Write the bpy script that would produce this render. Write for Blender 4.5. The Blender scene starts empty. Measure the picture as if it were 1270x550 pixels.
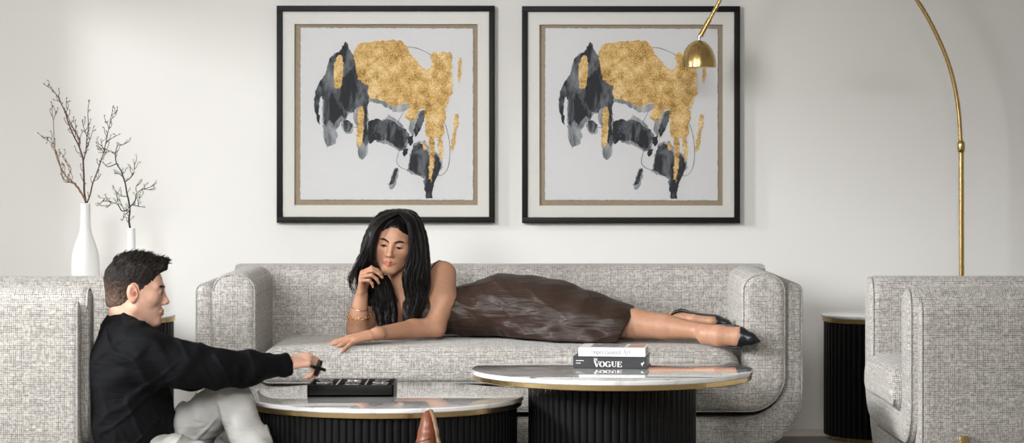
import bpy, bmesh, math, random
import numpy as np
from mathutils import Vector, Matrix, noise
R = math.radians
rnd = random.Random(7)
F, CX, HY, EYE = 2900.0, 635.0, 207.0, 1.10     # the lens in pixels of the 1270-wide frame, and eye height
scene = bpy.context.scene
COL = scene.collection

def P(px, py, d):
    return Vector(((px - CX) * d / F, d, EYE - (py - HY) * d / F))

def link(o, parent=None):
    COL.objects.link(o)
    if parent is not None: o.parent = parent
    return o

def thing(name, label, cat, loc=(0, 0, 0), rz=0.0, group=None):
    o = bpy.data.objects.new(name, None)
    o.empty_display_size = 0.1
    o.location = loc; o.rotation_euler = (0, 0, rz)
    link(o)
    o['label'] = label; o['category'] = cat
    if group: o['group'] = group
    return o

def tag(o, label, cat, group=None):
    o['label'] = label; o['category'] = cat
    if group: o['group'] = group
    return o

def dup(root, loc, rz, label, group=None):
    r = root.copy(); COL.objects.link(r); r.location = loc; r.rotation_euler = (0, 0, rz)
    r['label'] = label
    if group: r['group'] = group
    for ch in list(root.children):
        c = ch.copy(); COL.objects.link(c); c.parent = r
        for g in ch.children:
            e = g.copy(); COL.objects.link(e); e.parent = c
    return r

# ------------------------------------------------------------------ mesh collector
class MB:
    def __init__(s): s.v, s.f, s.m = [], [], []
    def add(s, vs, fs, mi=0):
        b = len(s.v)
        s.v += [tuple(v) for v in vs]
        s.f += [tuple(i + b for i in f) for f in fs]
        s.m += [mi] * len(fs)
        return s
    def box(s, c, size, rot=None, mi=0):
        hx, hy, hz = [k / 2 for k in size]
        vs = [Vector((x, y, z)) for x in (-hx, hx) for y in (-hy, hy) for z in (-hz, hz)]
        if rot is not None: vs = [rot @ v for v in vs]
        vs = [v + Vector(c) for v in vs]
        return s.add(vs, [(0, 1, 3, 2), (4, 6, 7, 5), (0, 4, 5, 1), (2, 3, 7, 6), (0, 2, 6, 4), (1, 5, 7, 3)], mi)
    def tube(s, pts, rad, n=10, caps=True, mi=0, closed=False, flat=None):
        pts = [Vector(p) for p in pts]; m = len(pts)
        if not hasattr(rad, '__len__'): rad = [rad] * m
        vs, fs = [], []
        up = None
        for i, p in enumerate(pts):
            if closed: t = pts[(i + 1) % m] - pts[i - 1]
            else: t = pts[min(i + 1, m - 1)] - pts[max(i - 1, 0)]
            if t.length < 1e-9: t = Vector((0, 0, 1))
            t.normalize()
            if up is None:
                up = Vector((0, 0, 1)) if abs(t.z) < .9 else Vector((1, 0, 0))
                if flat is not None: up = Vector(flat)
            u = up - t * up.dot(t)
            if u.length < 1e-6: u = t.orthogonal()
            u.normalize(); up = u
            w = t.cross(u)
            for k in range(n):
                a = 2 * math.pi * k / n
                vs.append(p + (u * math.cos(a) + w * math.sin(a)) * rad[i])
        for i in range(m if closed else m - 1):
            j = (i + 1) % m
            for k in range(n):
                l = (k + 1) % n
                fs.append((i * n + k, i * n + l, j * n + l, j * n + k))
        if caps and not closed:
            fs.append(tuple(range(n - 1, -1, -1))); fs.append(tuple((m - 1) * n + k for k in range(n)))
        return s.add(vs, fs, mi)
    def lathe(s, prof, n=48, c=(0, 0, 0), mi=0, fn=None):
        vs, fs = [], []
        c = Vector(c); m = len(prof)
        for (r, z) in prof:
            for k in range(n):
                a = 2 * math.pi * k / n
                rr = r if fn is None else fn(r, a, z)
                vs.append(c + Vector((rr * math.cos(a), rr * math.sin(a), z)))
        for i in range(m - 1):
            for k in range(n):
                l = (k + 1) % n
                fs.append((i * n + k, i * n + l, (i + 1) * n + l, (i + 1) * n + k))
        if prof[0][0] > 1e-5: fs.append(tuple(range(n - 1, -1, -1)))
        if prof[-1][0] > 1e-5: fs.append(tuple((m - 1) * n + k for k in range(n)))
        return s.add(vs, fs, mi)
    def prism(s, poly, y0, y1, mi=0):
        """outline in XZ (counter-clockwise seen from -y), extruded along y"""
        n = len(poly)
        vs = [(x, y0, z) for x, z in poly] + [(x, y1, z) for x, z in poly]
        fs = [tuple(range(n)), tuple(range(2 * n - 1, n - 1, -1))]
        for i in range(n):
            j = (i + 1) % n
            fs.append((i, i + n, j + n, j))
        return s.add(vs, fs, mi)
    def build(s, name, mats, parent=None, smooth=35, bevel=None, segs=3, uv=None, recalc=True, weld=False):
        me = bpy.data.meshes.new(name)
        me.from_pydata(s.v, [], s.f)
        if not isinstance(mats, (list, tuple)): mats = [mats]
        for m in mats: me.materials.append(m)
        me.polygons.foreach_set('material_index', s.m)
        if recalc or weld or bevel:
            bm = bmesh.new(); bm.from_mesh(me)
            if weld: bmesh.ops.remove_doubles(bm, verts=bm.verts, dist=1e-5)
            if recalc: bmesh.ops.recalc_face_normals(bm, faces=bm.faces)
            if bevel:
                es = [e for e in bm.edges if len(e.link_faces) == 2 and e.calc_face_angle(0) > R(40)]
                bmesh.ops.bevel(bm, geom=es, offset=bevel, segments=segs, profile=.5, affect='EDGES', clamp_overlap=True)
            bm.to_mesh(me); bm.free()
        finish(me, smooth, uv)
        o = bpy.data.objects.new(name, me)
        return link(o, parent)

def finish(me, smooth=35, uv=None):
    if smooth:
        me.polygons.foreach_set('use_smooth', [True] * len(me.polygons))
        if smooth < 180:
            try: me.set_sharp_from_angle(angle=R(smooth))
            except Exception: pass
    if uv:
        n = len(me.loops)
        co = np.empty(len(me.vertices) * 3, np.float32); me.vertices.foreach_get('co', co); co = co.reshape(-1, 3)
        vi = np.empty(n, np.int32); me.loops.foreach_get('vertex_index', vi)
        pn = np.empty(len(me.polygons) * 3, np.float32); me.polygons.foreach_get('normal', pn); pn = pn.reshape(-1, 3)
        lt = np.empty(len(me.polygons), np.int32); me.polygons.foreach_get('loop_total', lt)
        ln = np.repeat(pn, lt, axis=0); ax = np.argmax(np.abs(ln), axis=1)
        c = co[vi]
        u = np.where(ax == 0, c[:, 1], c[:, 0]); v = np.where(ax == 2, c[:, 1], c[:, 2])
        me.uv_layers.new(name='weave')
        me.uv_layers['weave'].data.foreach_set('uv', np.stack([u, v], 1).astype(np.float32).ravel())

def arc(cx, cz, r, a0, a1, n=8):
    return [(cx + r * math.cos(R(a0 + (a1 - a0) * i / n)), cz + r * math.sin(R(a0 + (a1 - a0) * i / n))) for i in range(n + 1)]

def spline(pts, n=8):
    """Catmull-Rom through points (any dimension)"""
    pts = [np.array(p, float) for p in pts]
    if len(pts) < 3:
        return [pts[0] + (pts[-1] - pts[0]) * i / n for i in range(n + 1)]
    q = [2 * pts[0] - pts[1]] + pts + [2 * pts[-1] - pts[-2]]
    out = []
    for i in range(1, len(q) - 2):
        a, b, c, d = q[i - 1], q[i], q[i + 1], q[i + 2]
        for k in range(n):
            t = k / n
            out.append(.5 * (2 * b + (c - a) * t + (2 * a - 5 * b + 4 * c - d) * t * t + (3 * b - a - 3 * c + d) * t ** 3))
    out.append(q[-2])
    return out

# ------------------------------------------------------------------ materials
def material(name):
    m = bpy.data.materials.new(name); m.use_nodes = True
    nt = m.node_tree
    return m, nt, nt.nodes['Principled BSDF']

def N(nt, typ, **kw):
    n = nt.nodes.new(typ)
    for k, v in kw.items():
        if k in n.inputs.keys(): n.inputs[k].default_value = v
        else: setattr(n, k, v)
    return n

def math_(nt, op, a, b=None, c=None):
    n = nt.nodes.new('ShaderNodeMath'); n.operation = op
    for i, v in enumerate((a, b, c)):
        if v is None: continue
        if isinstance(v, (int, float)): n.inputs[i].default_value = v
        else: nt.links.new(v, n.inputs[i])
    return n.outputs[0]

def ramp(nt, fac, stops, interp='LINEAR'):
    n = nt.nodes.new('ShaderNodeValToRGB'); n.color_ramp.interpolation = interp
    e = n.color_ramp.elements
    while len(e) < len(stops): e.new(.5)
    for x, (p, c) in zip(e, stops):
        x.position = p; x.color = (*c, 1) if len(c) == 3 else c
    nt.links.new(fac, n.inputs[0])
    return n.outputs[0]

def bump(nt, b, h, strength=.3, dist=.002):
    n = nt.nodes.new('ShaderNodeBump'); n.inputs['Strength'].default_value = strength; n.inputs['Distance'].default_value = dist
    nt.links.new(h, n.inputs['Height']); nt.links.new(n.outputs[0], b.inputs['Normal'])

def simple(name, col, rough=.5, metal=0.0, spec=.5, noise_amt=0.0, noise_scale=20, bumps=0.0, sss=0.0, coat=0.0):
    m, nt, b = material(name)
    b.inputs['Base Color'].default_value = (*col, 1); b.inputs['Roughness'].default_value = rough
    b.inputs['Metallic'].default_value = metal; b.inputs['Specular IOR Level'].default_value = spec
    if coat: b.inputs['Coat Weight'].default_value = coat; b.inputs['Coat Roughness'].default_value = .1
    if sss:
        b.inputs['Subsurface Weight'].default_value = sss; b.inputs['Subsurface Radius'].default_value = (.012, .004, .002)
        b.inputs['Subsurface Scale'].default_value = 1.0
    tc = N(nt, 'ShaderNodeTexCoord'); nz = N(nt, 'ShaderNodeTexNoise', Scale=noise_scale, Detail=4.0)
    nt.links.new(tc.outputs['Object'], nz.inputs['Vector'])
    if noise_amt:
        lo = tuple(max(0, c * (1 - noise_amt)) for c in col); hi = tuple(min(1, c * (1 + noise_amt)) for c in col)
        nt.links.new(ramp(nt, nz.outputs[0], [(.3, lo), (.7, hi)]), b.inputs['Base Color'])
    if bumps: bump(nt, b, nz.outputs[0], bumps)
    return m

def tweed(name, light, dark, cell=.0062):
    m, nt, b = material(name)
    uv = N(nt, 'ShaderNodeUVMap'); uv.uv_map = 'weave'
    nz = N(nt, 'ShaderNodeTexNoise', Scale=35.0, Detail=1.0)
    nt.links.new(uv.outputs[0], nz.inputs['Vector'])
    wob = N(nt, 'ShaderNodeVectorMath', operation='MULTIPLY_ADD')
    nt.links.new(nz.outputs['Color'], wob.inputs[0]); wob.inputs[1].default_value = (.0012, .0012, 0)
    nt.links.new(uv.outputs[0], wob.inputs[2])
    sep = N(nt, 'ShaderNodeSeparateXYZ'); nt.links.new(wob.outputs[0], sep.inputs[0])
    u = math_(nt, 'DIVIDE', sep.outputs[0], cell); v = math_(nt, 'DIVIDE', sep.outputs[1], cell)
    fu, fv = math_(nt, 'FLOOR', u), math_(nt, 'FLOOR', v)
    def wn(a, bb, off):
        c = N(nt, 'ShaderNodeCombineXYZ')
        for i, q in enumerate((a, bb)):
            if q is not None: nt.links.new(q, c.inputs[i])
        c.inputs[2].default_value = off
        w = N(nt, 'ShaderNodeTexWhiteNoise'); nt.links.new(c.outputs[0], w.inputs['Vector'])
        return w.outputs['Value']
    gu = math_(nt, 'ABSOLUTE', math_(nt, 'SUBTRACT', math_(nt, 'FRACT', u), .5))
    gv = math_(nt, 'ABSOLUTE', math_(nt, 'SUBTRACT', math_(nt, 'FRACT', v), .5))
    gap = math_(nt, 'MAXIMUM', gu, gv)
    def soft(x, a, b_):
        q = N(nt, 'ShaderNodeMapRange'); nt.links.new(x, q.inputs[0]); q.inputs[1].default_value = a; q.inputs[2].default_value = b_
        return q.outputs[0]
    # dark weft and warp threads, broken into random lengths, between paler slubs
    ru = math_(nt, 'ADD', math_(nt, 'MULTIPLY', wn(math_(nt, 'ROUND', u), math_(nt, 'FLOOR', math_(nt, 'MULTIPLY', v, .45)), 1.0), .75), math_(nt, 'MULTIPLY', wn(math_(nt, 'ROUND', u), None, 2.0), .35))
    rv = math_(nt, 'ADD', math_(nt, 'MULTIPLY', wn(math_(nt, 'FLOOR', math_(nt, 'MULTIPLY', u, .30)), math_(nt, 'ROUND', v), 3.0), .75), math_(nt, 'MULTIPLY', wn(None, math_(nt, 'ROUND', v), 4.0), .35))
    lu = math_(nt, 'MULTIPLY', soft(gu, .22, .42), ru); lv = math_(nt, 'MULTIPLY', soft(gv, .20, .40), rv)
    cellr = wn(fu, fv, 5.0)
    d = math_(nt, 'MINIMUM', math_(nt, 'ADD', math_(nt, 'MAXIMUM', lu, lv), math_(nt, 'MULTIPLY', cellr, .36)), 1.0)
    nt.links.new(ramp(nt, d, [(0, light), (1, dark)]), b.inputs['Base Color'])
    b.inputs['Roughness'].default_value = .95; b.inputs['Specular IOR Level'].default_value = .15
    b.inputs['Sheen Weight'].default_value = .15; b.inputs['Sheen Roughness'].default_value = .6
    bump(nt, b, math_(nt, 'SUBTRACT', 1.0, gap), .35, .002)
    return m

def marble(name):
    m, nt, b = material(name)
    tc = N(nt, 'ShaderNodeTexCoord')
    n1 = N(nt, 'ShaderNodeTexNoise', Scale=2.2, Detail=8.0, Distortion=1.6)
    nt.links.new(tc.outputs['Object'], n1.inputs['Vector'])
    v = math_(nt, 'ABSOLUTE', math_(nt, 'SUBTRACT', n1.outputs[0], .5))
    c = ramp(nt, v, [(0, (.60, .59, .58)), (.03, (.74, .73, .72)), (.1, (.80, .79, .78))])
    nt.links.new(c, b.inputs['Base Color'])
    b.inputs['Roughness'].default_value = .04; b.inputs['Specular IOR Level'].default_value = .6
    b.inputs['Coat Weight'].default_value = 1.0; b.inputs['Coat Roughness'].default_value = .02; b.inputs['Coat IOR'].default_value = 1.6
    return m

def brass(name, col=(.62, .42, .17), rough=.28):
    m, nt, b = material(name)
    tc = N(nt, 'ShaderNodeTexCoord')
    nz = N(nt, 'ShaderNodeTexNoise', Scale=180.0, Detail=2.0)
    mp = N(nt, 'ShaderNodeMapping'); mp.inputs['Scale'].default_value = (1, 1, .05)
    nt.links.new(tc.outputs['Object'], mp.inputs[0]); nt.links.new(mp.outputs[0], nz.inputs['Vector'])
    b.inputs['Base Color'].default_value = (*col, 1); b.inputs['Metallic'].default_value = 1.0
    r = N(nt, 'ShaderNodeMapRange'); nt.links.new(nz.outputs[0], r.inputs[0]); r.inputs[3].default_value = rough * .8; r.inputs[4].default_value = rough * 1.25
    nt.links.new(r.outputs[0], b.inputs['Roughness'])
    return m

def gold_leaf(name):
    m, nt, b = material(name)
    tc = N(nt, 'ShaderNodeTexCoord')
    n1 = N(nt, 'ShaderNodeTexNoise', Scale=170.0, Detail=5.0, Roughness=.7)
    n2 = N(nt, 'ShaderNodeTexNoise', Scale=30.0, Detail=3.0)
    for n in (n1, n2): nt.links.new(tc.outputs['Object'], n.inputs['Vector'])
    s = math_(nt, 'ADD', math_(nt, 'MULTIPLY', n1.outputs[0], .6), math_(nt, 'MULTIPLY', n2.outputs[0], .4))
    c = ramp(nt, s, [(.38, (.26, .13, .025)), (.45, (.60, .36, .11)), (.53, (.82, .56, .22)), (.64, (.98, .84, .52))])
    nt.links.new(c, b.inputs['Base Color'])
    b.inputs['Metallic'].default_value = .55; b.inputs['Roughness'].default_value = .42
    bump(nt, b, n1.outputs[0], .9, .004)
    return m

def ink(name, dark=(.018, .021, .026), pale=(.30, .32, .35), lo=.45, hi=.75, scale=14):
    m, nt, b = material(name)
    tc = N(nt, 'ShaderNodeTexCoord')
    mp = N(nt, 'ShaderNodeMapping'); mp.inputs['Scale'].default_value = (1.5, 1, .6)
    n1 = N(nt, 'ShaderNodeTexNoise', Scale=scale, Detail=6.0, Roughness=.62, Distortion=.6)
    nt.links.new(tc.outputs['Object'], mp.inputs[0]); nt.links.new(mp.outputs[0], n1.inputs['Vector'])
    nt.links.new(ramp(nt, n1.outputs[0], [(lo, dark), (hi, pale)]), b.inputs['Base Color'])
    b.inputs['Roughness'].default_value = .8
    return m

def glass(name):
    m = bpy.data.materials.new(name); m.use_nodes = True; nt = m.node_tree; nt.nodes.clear()
    o = N(nt, 'ShaderNodeOutputMaterial'); mix = N(nt, 'ShaderNodeMixShader')
    t = N(nt, 'ShaderNodeBsdfTransparent'); g = N(nt, 'ShaderNodeBsdfGlossy', Roughness=.03)
    fr = N(nt, 'ShaderNodeFresnel', IOR=1.25)
    nt.links.new(fr.outputs[0], mix.inputs[0]); nt.links.new(t.outputs[0], mix.inputs[1]); nt.links.new(g.outputs[0], mix.inputs[2])
    nt.links.new(mix.outputs[0], o.inputs[0])
    return m

M = {}
M['wall'] = simple('wall_paint', (.80, .785, .755), .85, spec=.2, noise_amt=.012, noise_scale=1.2, bumps=.03)
M['floor'] = simple('floor_pale', (.70, .64, .56), .5, noise_amt=.05, noise_scale=3)
M['rug'] = simple('rug_wool', (.33, .31, .29), .95, spec=.1, noise_amt=.35, noise_scale=160, bumps=.8)
M['tweed'] = tweed('tweed_fabric', (.62, .59, .545), (.16, .148, .135), .0062)
M['piping'] = simple('tweed_piping', (.36, .35, .33), .95, spec=.1, noise_amt=.4, noise_scale=220)
M['marble'] = marble('white_marble')
M['brass'] = brass('brushed_brass', (.57, .39, .16), .26)
M['trim'] = brass('brass_trim', (.72, .52, .25), .24)
M['black_wood'] = simple('black_reeded_wood', (.005, .005, .0052), .34, spec=.2, noise_amt=.15, noise_scale=40)
M['frame'] = simple('black_frame_wood', (.006, .0056, .0054), .5, spec=.2, noise_amt=.2, noise_scale=50)
M['mat'] = simple('cream_mat_board', (.78, .77, .72), .9, spec=.1, noise_amt=.01, noise_scale=60)
M['backing'] = simple('tan_backing', (.40, .325, .235), .9, spec=.1, noise_amt=.06, noise_scale=60)
M['paper'] = simple('handmade_paper', (.76, .76, .765), .9, spec=.1, noise_amt=.015, noise_scale=80, bumps=.6)
M['gold'] = gold_leaf('gold_leaf')
M['ink'] = ink('ink_wash', lo=.46, hi=.80, scale=16)
M['ink_pale'] = ink('ink_wash_pale', (.13, .14, .155), (.55, .56, .58), .35, .68, 18)
M['ink_line'] = simple('ink_line', (.05, .05, .055), .8)
M['glass'] = glass('picture_glass')
M['ceramic'] = simple('matt_white_ceramic', (.83, .82, .80), .7, spec=.3, noise_amt=.015, noise_scale=15, bumps=.12)
M['bark'] = simple('brown_twig_bark', (.075, .040, .026), .8, noise_amt=.4, noise_scale=60)
M['bark_ochre'] = simple('ochre_twig_bark', (.22, .125, .06), .8, noise_amt=.35, noise_scale=60)
M['bark_dark'] = simple('dark_twig_bark', (.035, .026, .024), .8, noise_amt=.3, noise_scale=60)
M['bud'] = simple('pale_green_bud', (.55, .55, .45), .8, noise_amt=.2, noise_scale=90)
M['seed'] = simple('dry_brown_bud', (.14, .085, .06), .8, noise_amt=.2, noise_scale=90)
M['white_cover'] = simple('white_book_cover', (.78, .775, .77), .4)
M['black_cover'] = simple('black_book_cover', (.030, .031, .034), .4)
M['pages'] = simple('book_pages', (.72, .71, .69), .9, noise_amt=.08, noise_scale=300)
M['white_ink'] = simple('white_lettering', (.85, .85, .84), .6)
M['grey_ink'] = simple('grey_lettering', (.10, .10, .11), .6)
M['cover_grey'] = simple('cover_picture_grey', (.20, .20, .19), .35, noise_amt=.7, noise_scale=25)
M['cover_coral'] = simple('cover_picture_coral', (.56, .27, .20), .35, noise_amt=.3, noise_scale=25)
M['lacquer'] = simple('black_lacquer', (.005, .005, .005), .4, spec=.2)
M['steel'] = simple('polished_steel', (.62, .61, .60), .2, metal=1.0)
# ------------------------------------------------------------------ setting
WALL = 9.9
def struct(name, mb, mat, **kw):
    o = mb.build(name, mat, **kw); o['kind'] = 'structure'; return o
struct('floor', MB().box((0, 5.0, -.062), (9.6, 13.0, .1)), M['floor'])
struct('wall_back', MB().box((0, WALL + .06, 1.6), (9.6, .12, 3.4)), M['wall'])
WX = -2.62       # inner face of the side wall, just outside the frame
wl = MB()
WY0, WY1, WZ0, WZ1 = 5.9, 9.48, .12, 2.02      # the window opening
wl.box((WX - .1, (WY1 + WALL) / 2, 1.6), (.2, WALL - WY1, 3.4))
wl.box((WX - .1, (3.0 + WY0) / 2, 1.6), (.2, WY0 - 3.0, 3.4))
wl.box((WX - .1, (WY0 + WY1) / 2, (WZ1 + 3.3) / 2), (.2, WY1 - WY0, 3.3 - WZ1))
wl.box((WX - .1, (WY0 + WY1) / 2, (WZ0 - .1) / 2), (.2, WY1 - WY0, WZ0 + .1))
struct('wall_left', wl, M['wall'])
wf = MB()
for y in (WY0 + .02, WY1 - .02): wf.box((WX - .15, y, (WZ0 + WZ1) / 2), (.06, .04, WZ1 - WZ0))
for z in (WZ0 + .02, WZ1 - .02): wf.box((WX - .15, (WY0 + WY1) / 2, z), (.06, WY1 - WY0, .04))
struct('window_1', wf, M['frame'])
struct('ceiling', MB().box((0, 6.5, 3.25), (9.6, 7.0, .1)), M['wall'])
rug = MB().box((0.6, 7.9, -.0065), (6.2, 3.3, .011)).build('area_rug', M['rug'], bevel=.004)
tag(rug, 'dark grey woven rug under the whole seating group', 'rug')

# ------------------------------------------------------------------ sofa and armchairs
def superpill(x0, x1, z0, z1, rt, rb, n=8):
    return arc(x0 + rb, z0 + rb, rb, 180, 270, n) + arc(x1 - rb, z0 + rb, rb, 270, 360, n) + arc(x1 - rt, z1 - rt, rt, 0, 90, n) + arc(x0 + rt, z1 - rt, rt, 90, 180, n)

def u_outline(ho, hi_, zb, zi, zt, ro, ri, rt):
    """a U open at the top: outer half width, inner half width, bottom, inner floor, top of the arms"""
    p = arc(-ho + ro, zb + ro, ro, 180, 270, 10) + arc(ho - ro, zb + ro, ro, 270, 360, 10)
    p += arc(ho - rt, zt - rt, rt, 0, 90, 7) + arc(hi_ + rt, zt - rt, rt, 90, 180, 7)[0 if (ho - rt) - (hi_ + rt) > 1e-4 else 1:]
    p += arc(hi_ - ri, zi + ri, ri, 0, -90, 7)
    p += arc(-hi_ + ri, zi + ri, ri, 270, 180, 7)
    p += arc(-hi_ - rt, zt - rt, rt, 0, 90, 7) + arc(-ho + rt, zt - rt, rt, 90, 180, 7)[0 if (ho - rt) - (hi_ + rt) > 1e-4 else 1:]
    return p

def inset(poly, k):
    """move an outline inward by k (vertex normals)"""
    n = len(poly); out = []
    for i in range(n):
        a, b, c = Vector(poly[i - 1]), Vector(poly[i]), Vector(poly[(i + 1) % n])
        d = (c - a)
        if d.length < 1e-9: out.append(tuple(b)); continue
        d.normalize(); out.append((b.x - d.y * k, b.y + d.x * k))
    return out

def fill_tris(poly):
    from mathutils.geometry import delaunay_2d_cdt
    r = delaunay_2d_cdt([Vector(p) for p in poly], [], [list(range(len(poly)))], 0, 1e-7)
    vmap = [min(range(len(poly)), key=lambda k: (poly[k][0] - v[0]) ** 2 + (poly[k][1] - v[1]) ** 2) for v in r[0]]
    def inside(x, z):
        c = False
        for (ax, az), (bx, bz) in zip(poly, poly[1:] + poly[:1]):
            if (az > z) != (bz > z) and x < (bx - ax) * (z - az) / (bz - az) + ax: c = not c
        return c
    out = []
    for f in r[2]:
        t = [vmap[i] for i in f]; q = [poly[i] for i in t]
        ar = abs((q[1][0] - q[0][0]) * (q[2][1] - q[0][1]) - (q[2][0] - q[0][0]) * (q[1][1] - q[0][1]))
        if ar > 1e-12 and inside(sum(v[0] for v in q) / 3, sum(v[1] for v in q) / 3): out.append(tuple(t))
    return out

def puffed_prism(poly, y0, y1, r=.03, puff=.01, segs=5):
    """extrude with rounded front and back edges and a slightly domed front"""
    mb = MB(); n = len(poly); rings = []
    for s in range(segs + 1):
        a = R(90 * s / segs)
        rings.append((inset(poly, r * (1 - math.sin(a))), y0 + r * (1 - math.cos(a))))
    rings.append((poly, (y0 + y1) / 2))
    for s in range(segs + 1):
        a = R(90 * s / segs)
        rings.append((inset(poly, r * (1 - math.cos(a))), y1 - r * (1 - math.sin(a))))
    vs, fs = [], []
    for ring, y in rings: vs += [(x, y, z) for x, z in ring]
    for i in range(len(rings) - 1):
        for k in range(n):
            l = (k + 1) % n
            fs.append((i * n + k, (i + 1) * n + k, (i + 1) * n + l, i * n + l))
    fs += fill_tris(rings[0][0])
    b0 = (len(rings) - 1) * n
    fs += [tuple(b0 + i for i in reversed(f)) for f in fill_tris(rings[-1][0])]
    return mb.add(vs, fs)

def pipe(poly, y, rad, closed=True, keep=None):
    pts = [Vector((x, y, z)) for x, z in poly if keep is None or keep(x, z)]
    return MB().tube(pts, rad, 6, closed=closed and keep is None)

def make_seat(root, W, D, legs=None, wear=0.0):
    h = W / 2; hs = h - .066; hi_ = hs - .165
    shell = u_outline(h, hs - .004, .05, .17, .668, .20, .15, .034)
    puffed_prism(shell, .026, D - .012, .026).build('outer_shell', M['tweed'], root, 60, uv=True)
    bk = superpill(-h + .02, h - .02, .10, .668, .03, .08)
    inner = u_outline(hs, hi_, .187, .288, .705, .14, .05, .066)
    inn = puffed_prism(inner, 0.0, D - .022, .031).build('inner_body', M['tweed'], root, 60, uv=True)
    pp = inset(inner, .006)
    pipe(pp, .010, .0032, keep=lambda x, z: z > .31 or True).build('piping', M['piping'], inn, 180)
    pipe(inset(shell, .005), .034, .0028).build('piping', M['piping'], inn, 180)
    # the back, rounded over at the top, fills the space between the arms
    prof = [(.62, .26), (.60, .40), (.60, .60)] + [(y, z) for y, z in arc(.69, .6178, .09, 180, 90, 8)] + [(y, z) for y, z in arc(D - .10, .6278, .08, 90, 0, 8)] + [(D - .02, .40), (D - .02, .12)]
    b = MB(); xs = [-hs + .01, -hi_ + .01] + [(-hi_ + .01) + (2 * hi_ - .02) * i / 12 for i in range(1, 12)] + [hi_ - .01, hs - .01]
    vs, fs = [], []; n = len(prof)
    for x in xs:
        for (y, z) in prof: vs.append((x, y, z))
    for i in range(len(xs) - 1):
        for k in range(n):
            l = (k + 1) % n
            fs.append((i * n + k, i * n + l, (i + 1) * n + l, (i + 1) * n + k))
    fs.append(tuple(range(n - 1, -1, -1))); fs.append(tuple((len(xs) - 1) * n + k for k in range(n)))
    b.add(vs, fs).build('backrest', M['tweed'], root, 40, uv=True)
    # seat cushion: long pillow with soft corners
    cu = MB(); vs, fs = [], []
    x0, x1 = -hi_ + .006, hi_ - .006
    base = superpill(x0, x1, .291, .432, .080, .044, 8); n = len(base)
    ys = []
    for s in range(7):
        a = R(90 * s / 6); ys.append((.036 * (1 - math.sin(a)), -.03 + .06 * (1 - math.cos(a)), .0))
    for t in (.15, .35, .55, .75): ys.append((0, .03 + .56 * t, 1.0 * math.sin(math.pi * t)))
    ys.append((0, .60, 0)); ys.append((.03, .615, 0))
    for (k, y, cr) in ys:
        ring = inset(base, k)
        for x, z in ring:
            up = max(0, (z - .36) / .075)
            e = max(0, 1 - ((x - (x0 + x1) / 2) / ((x1 - x0) / 2)) ** 6)
            vs.append((x, y, z + .012 * up * e * (0.4 + cr)))
    for i in range(len(ys) - 1):
        for q in range(n):
            l = (q + 1) % n
            fs.append((i * n + q, (i + 1) * n + q, (i + 1) * n + l, i * n + l))
    fs.append(tuple(range(n))); fs.append(tuple(range(len(ys) * n - 1, (len(ys) - 1) * n - 1, -1)))
    co = cu.add(vs, fs).build('seat_cushion', M['tweed'], root, 60, uv=True)
    pb = inset(base, .010)
    q = [Vector((x, -.018, z)) for x, z in pb if z < .333]
    q = q[-4:] + q[:-4] if False else sorted(q, key=lambda p: p.x)
    MB().tube(q, .0026, 6).build('piping', M['piping'], co, 180)
    for (lx, ly, zt, side) in legs or []:
        MB().box((lx, ly, zt / 2), (.012, .028, zt)).build('leg', M['brass'], root, bevel=.002)
    return root

SF = 8.65
sofa = thing('sofa', 'long light grey tweed sofa with rounded arms, woman lying on it', 'sofa', ((619 - CX) * SF / F, SF, 0))
make_seat(sofa, 2.26, .92)
for sx in (-1, 1):
    for y in (.12, .78): MB().box((sx * .85, y, .03), (.08, .05, .06)).build('leg', M['black_wood'], sofa, bevel=.003)

ch1 = thing('armchair', 'grey tweed armchair on the right, seen side-on, brass foot on its side', 'armchair', (1.284, 8.05, 0), R(-90), 'matching tweed armchairs')
make_seat(ch1, 1.09, .92, [(sx * .551, y, .235, sx) for sx in (-1, 1) for y in (.165, .75)])
ch2 = thing('armchair', 'grey tweed armchair on the left that the man leans his back against', 'armchair', (-1.405, 8.05, 0), R(90 + 4.5), 'matching tweed armchairs')
make_seat(ch2, 1.09, .92, [(sx * .551, y, .17, sx) for sx in (-1, 1) for y in (.165, .75)])

# ------------------------------------------------------------------ round tables
def reeded(r0, n, depth=.0065):
    def f(r, a, z):
        if r < r0 - .02: return r
        t = (a * n / (2 * math.pi)) % 1.0
        return r - depth * (1 - math.sqrt(max(0, 1 - (2 * t - 1) ** 2)))
    return f

def make_table(root, top_r, top_z, base_r, ribs, tt=.016, trim_r=None, plinth=False):
    trim_r = trim_r or top_r - .006
    MB().lathe([(.0, top_z - tt), (top_r - .004, top_z - tt), (top_r - .0005, top_z - tt + .003), (top_r, top_z - .004), (top_r - .003, top_z - .0005), (top_r - .006, top_z), (0, top_z)], 160).build('tabletop', M['marble'], root, 40)
    MB().lathe([(.0, top_z - tt - .017), (trim_r - .002, top_z - tt - .017), (trim_r, top_z - tt - .015), (trim_r, top_z - tt), (0, top_z - tt)], 160).build('brass_rim', M['trim'], root, 40)
    zb = top_z - tt - .017
    MB().lathe([(0, .015 if plinth else .0), (base_r, .015 if plinth else .0), (base_r, zb - .012), (base_r, zb), (0, zb)], ribs * 10, fn=reeded(base_r, ribs)).build('reeded_base', M['black_wood'], root, 50)
    if plinth:
        MB().lathe([(0, 0), (base_r - .014, 0), (base_r - .014, .015), (0, .015)], 96).build('plinth', M['brass'], root, 40)

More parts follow.
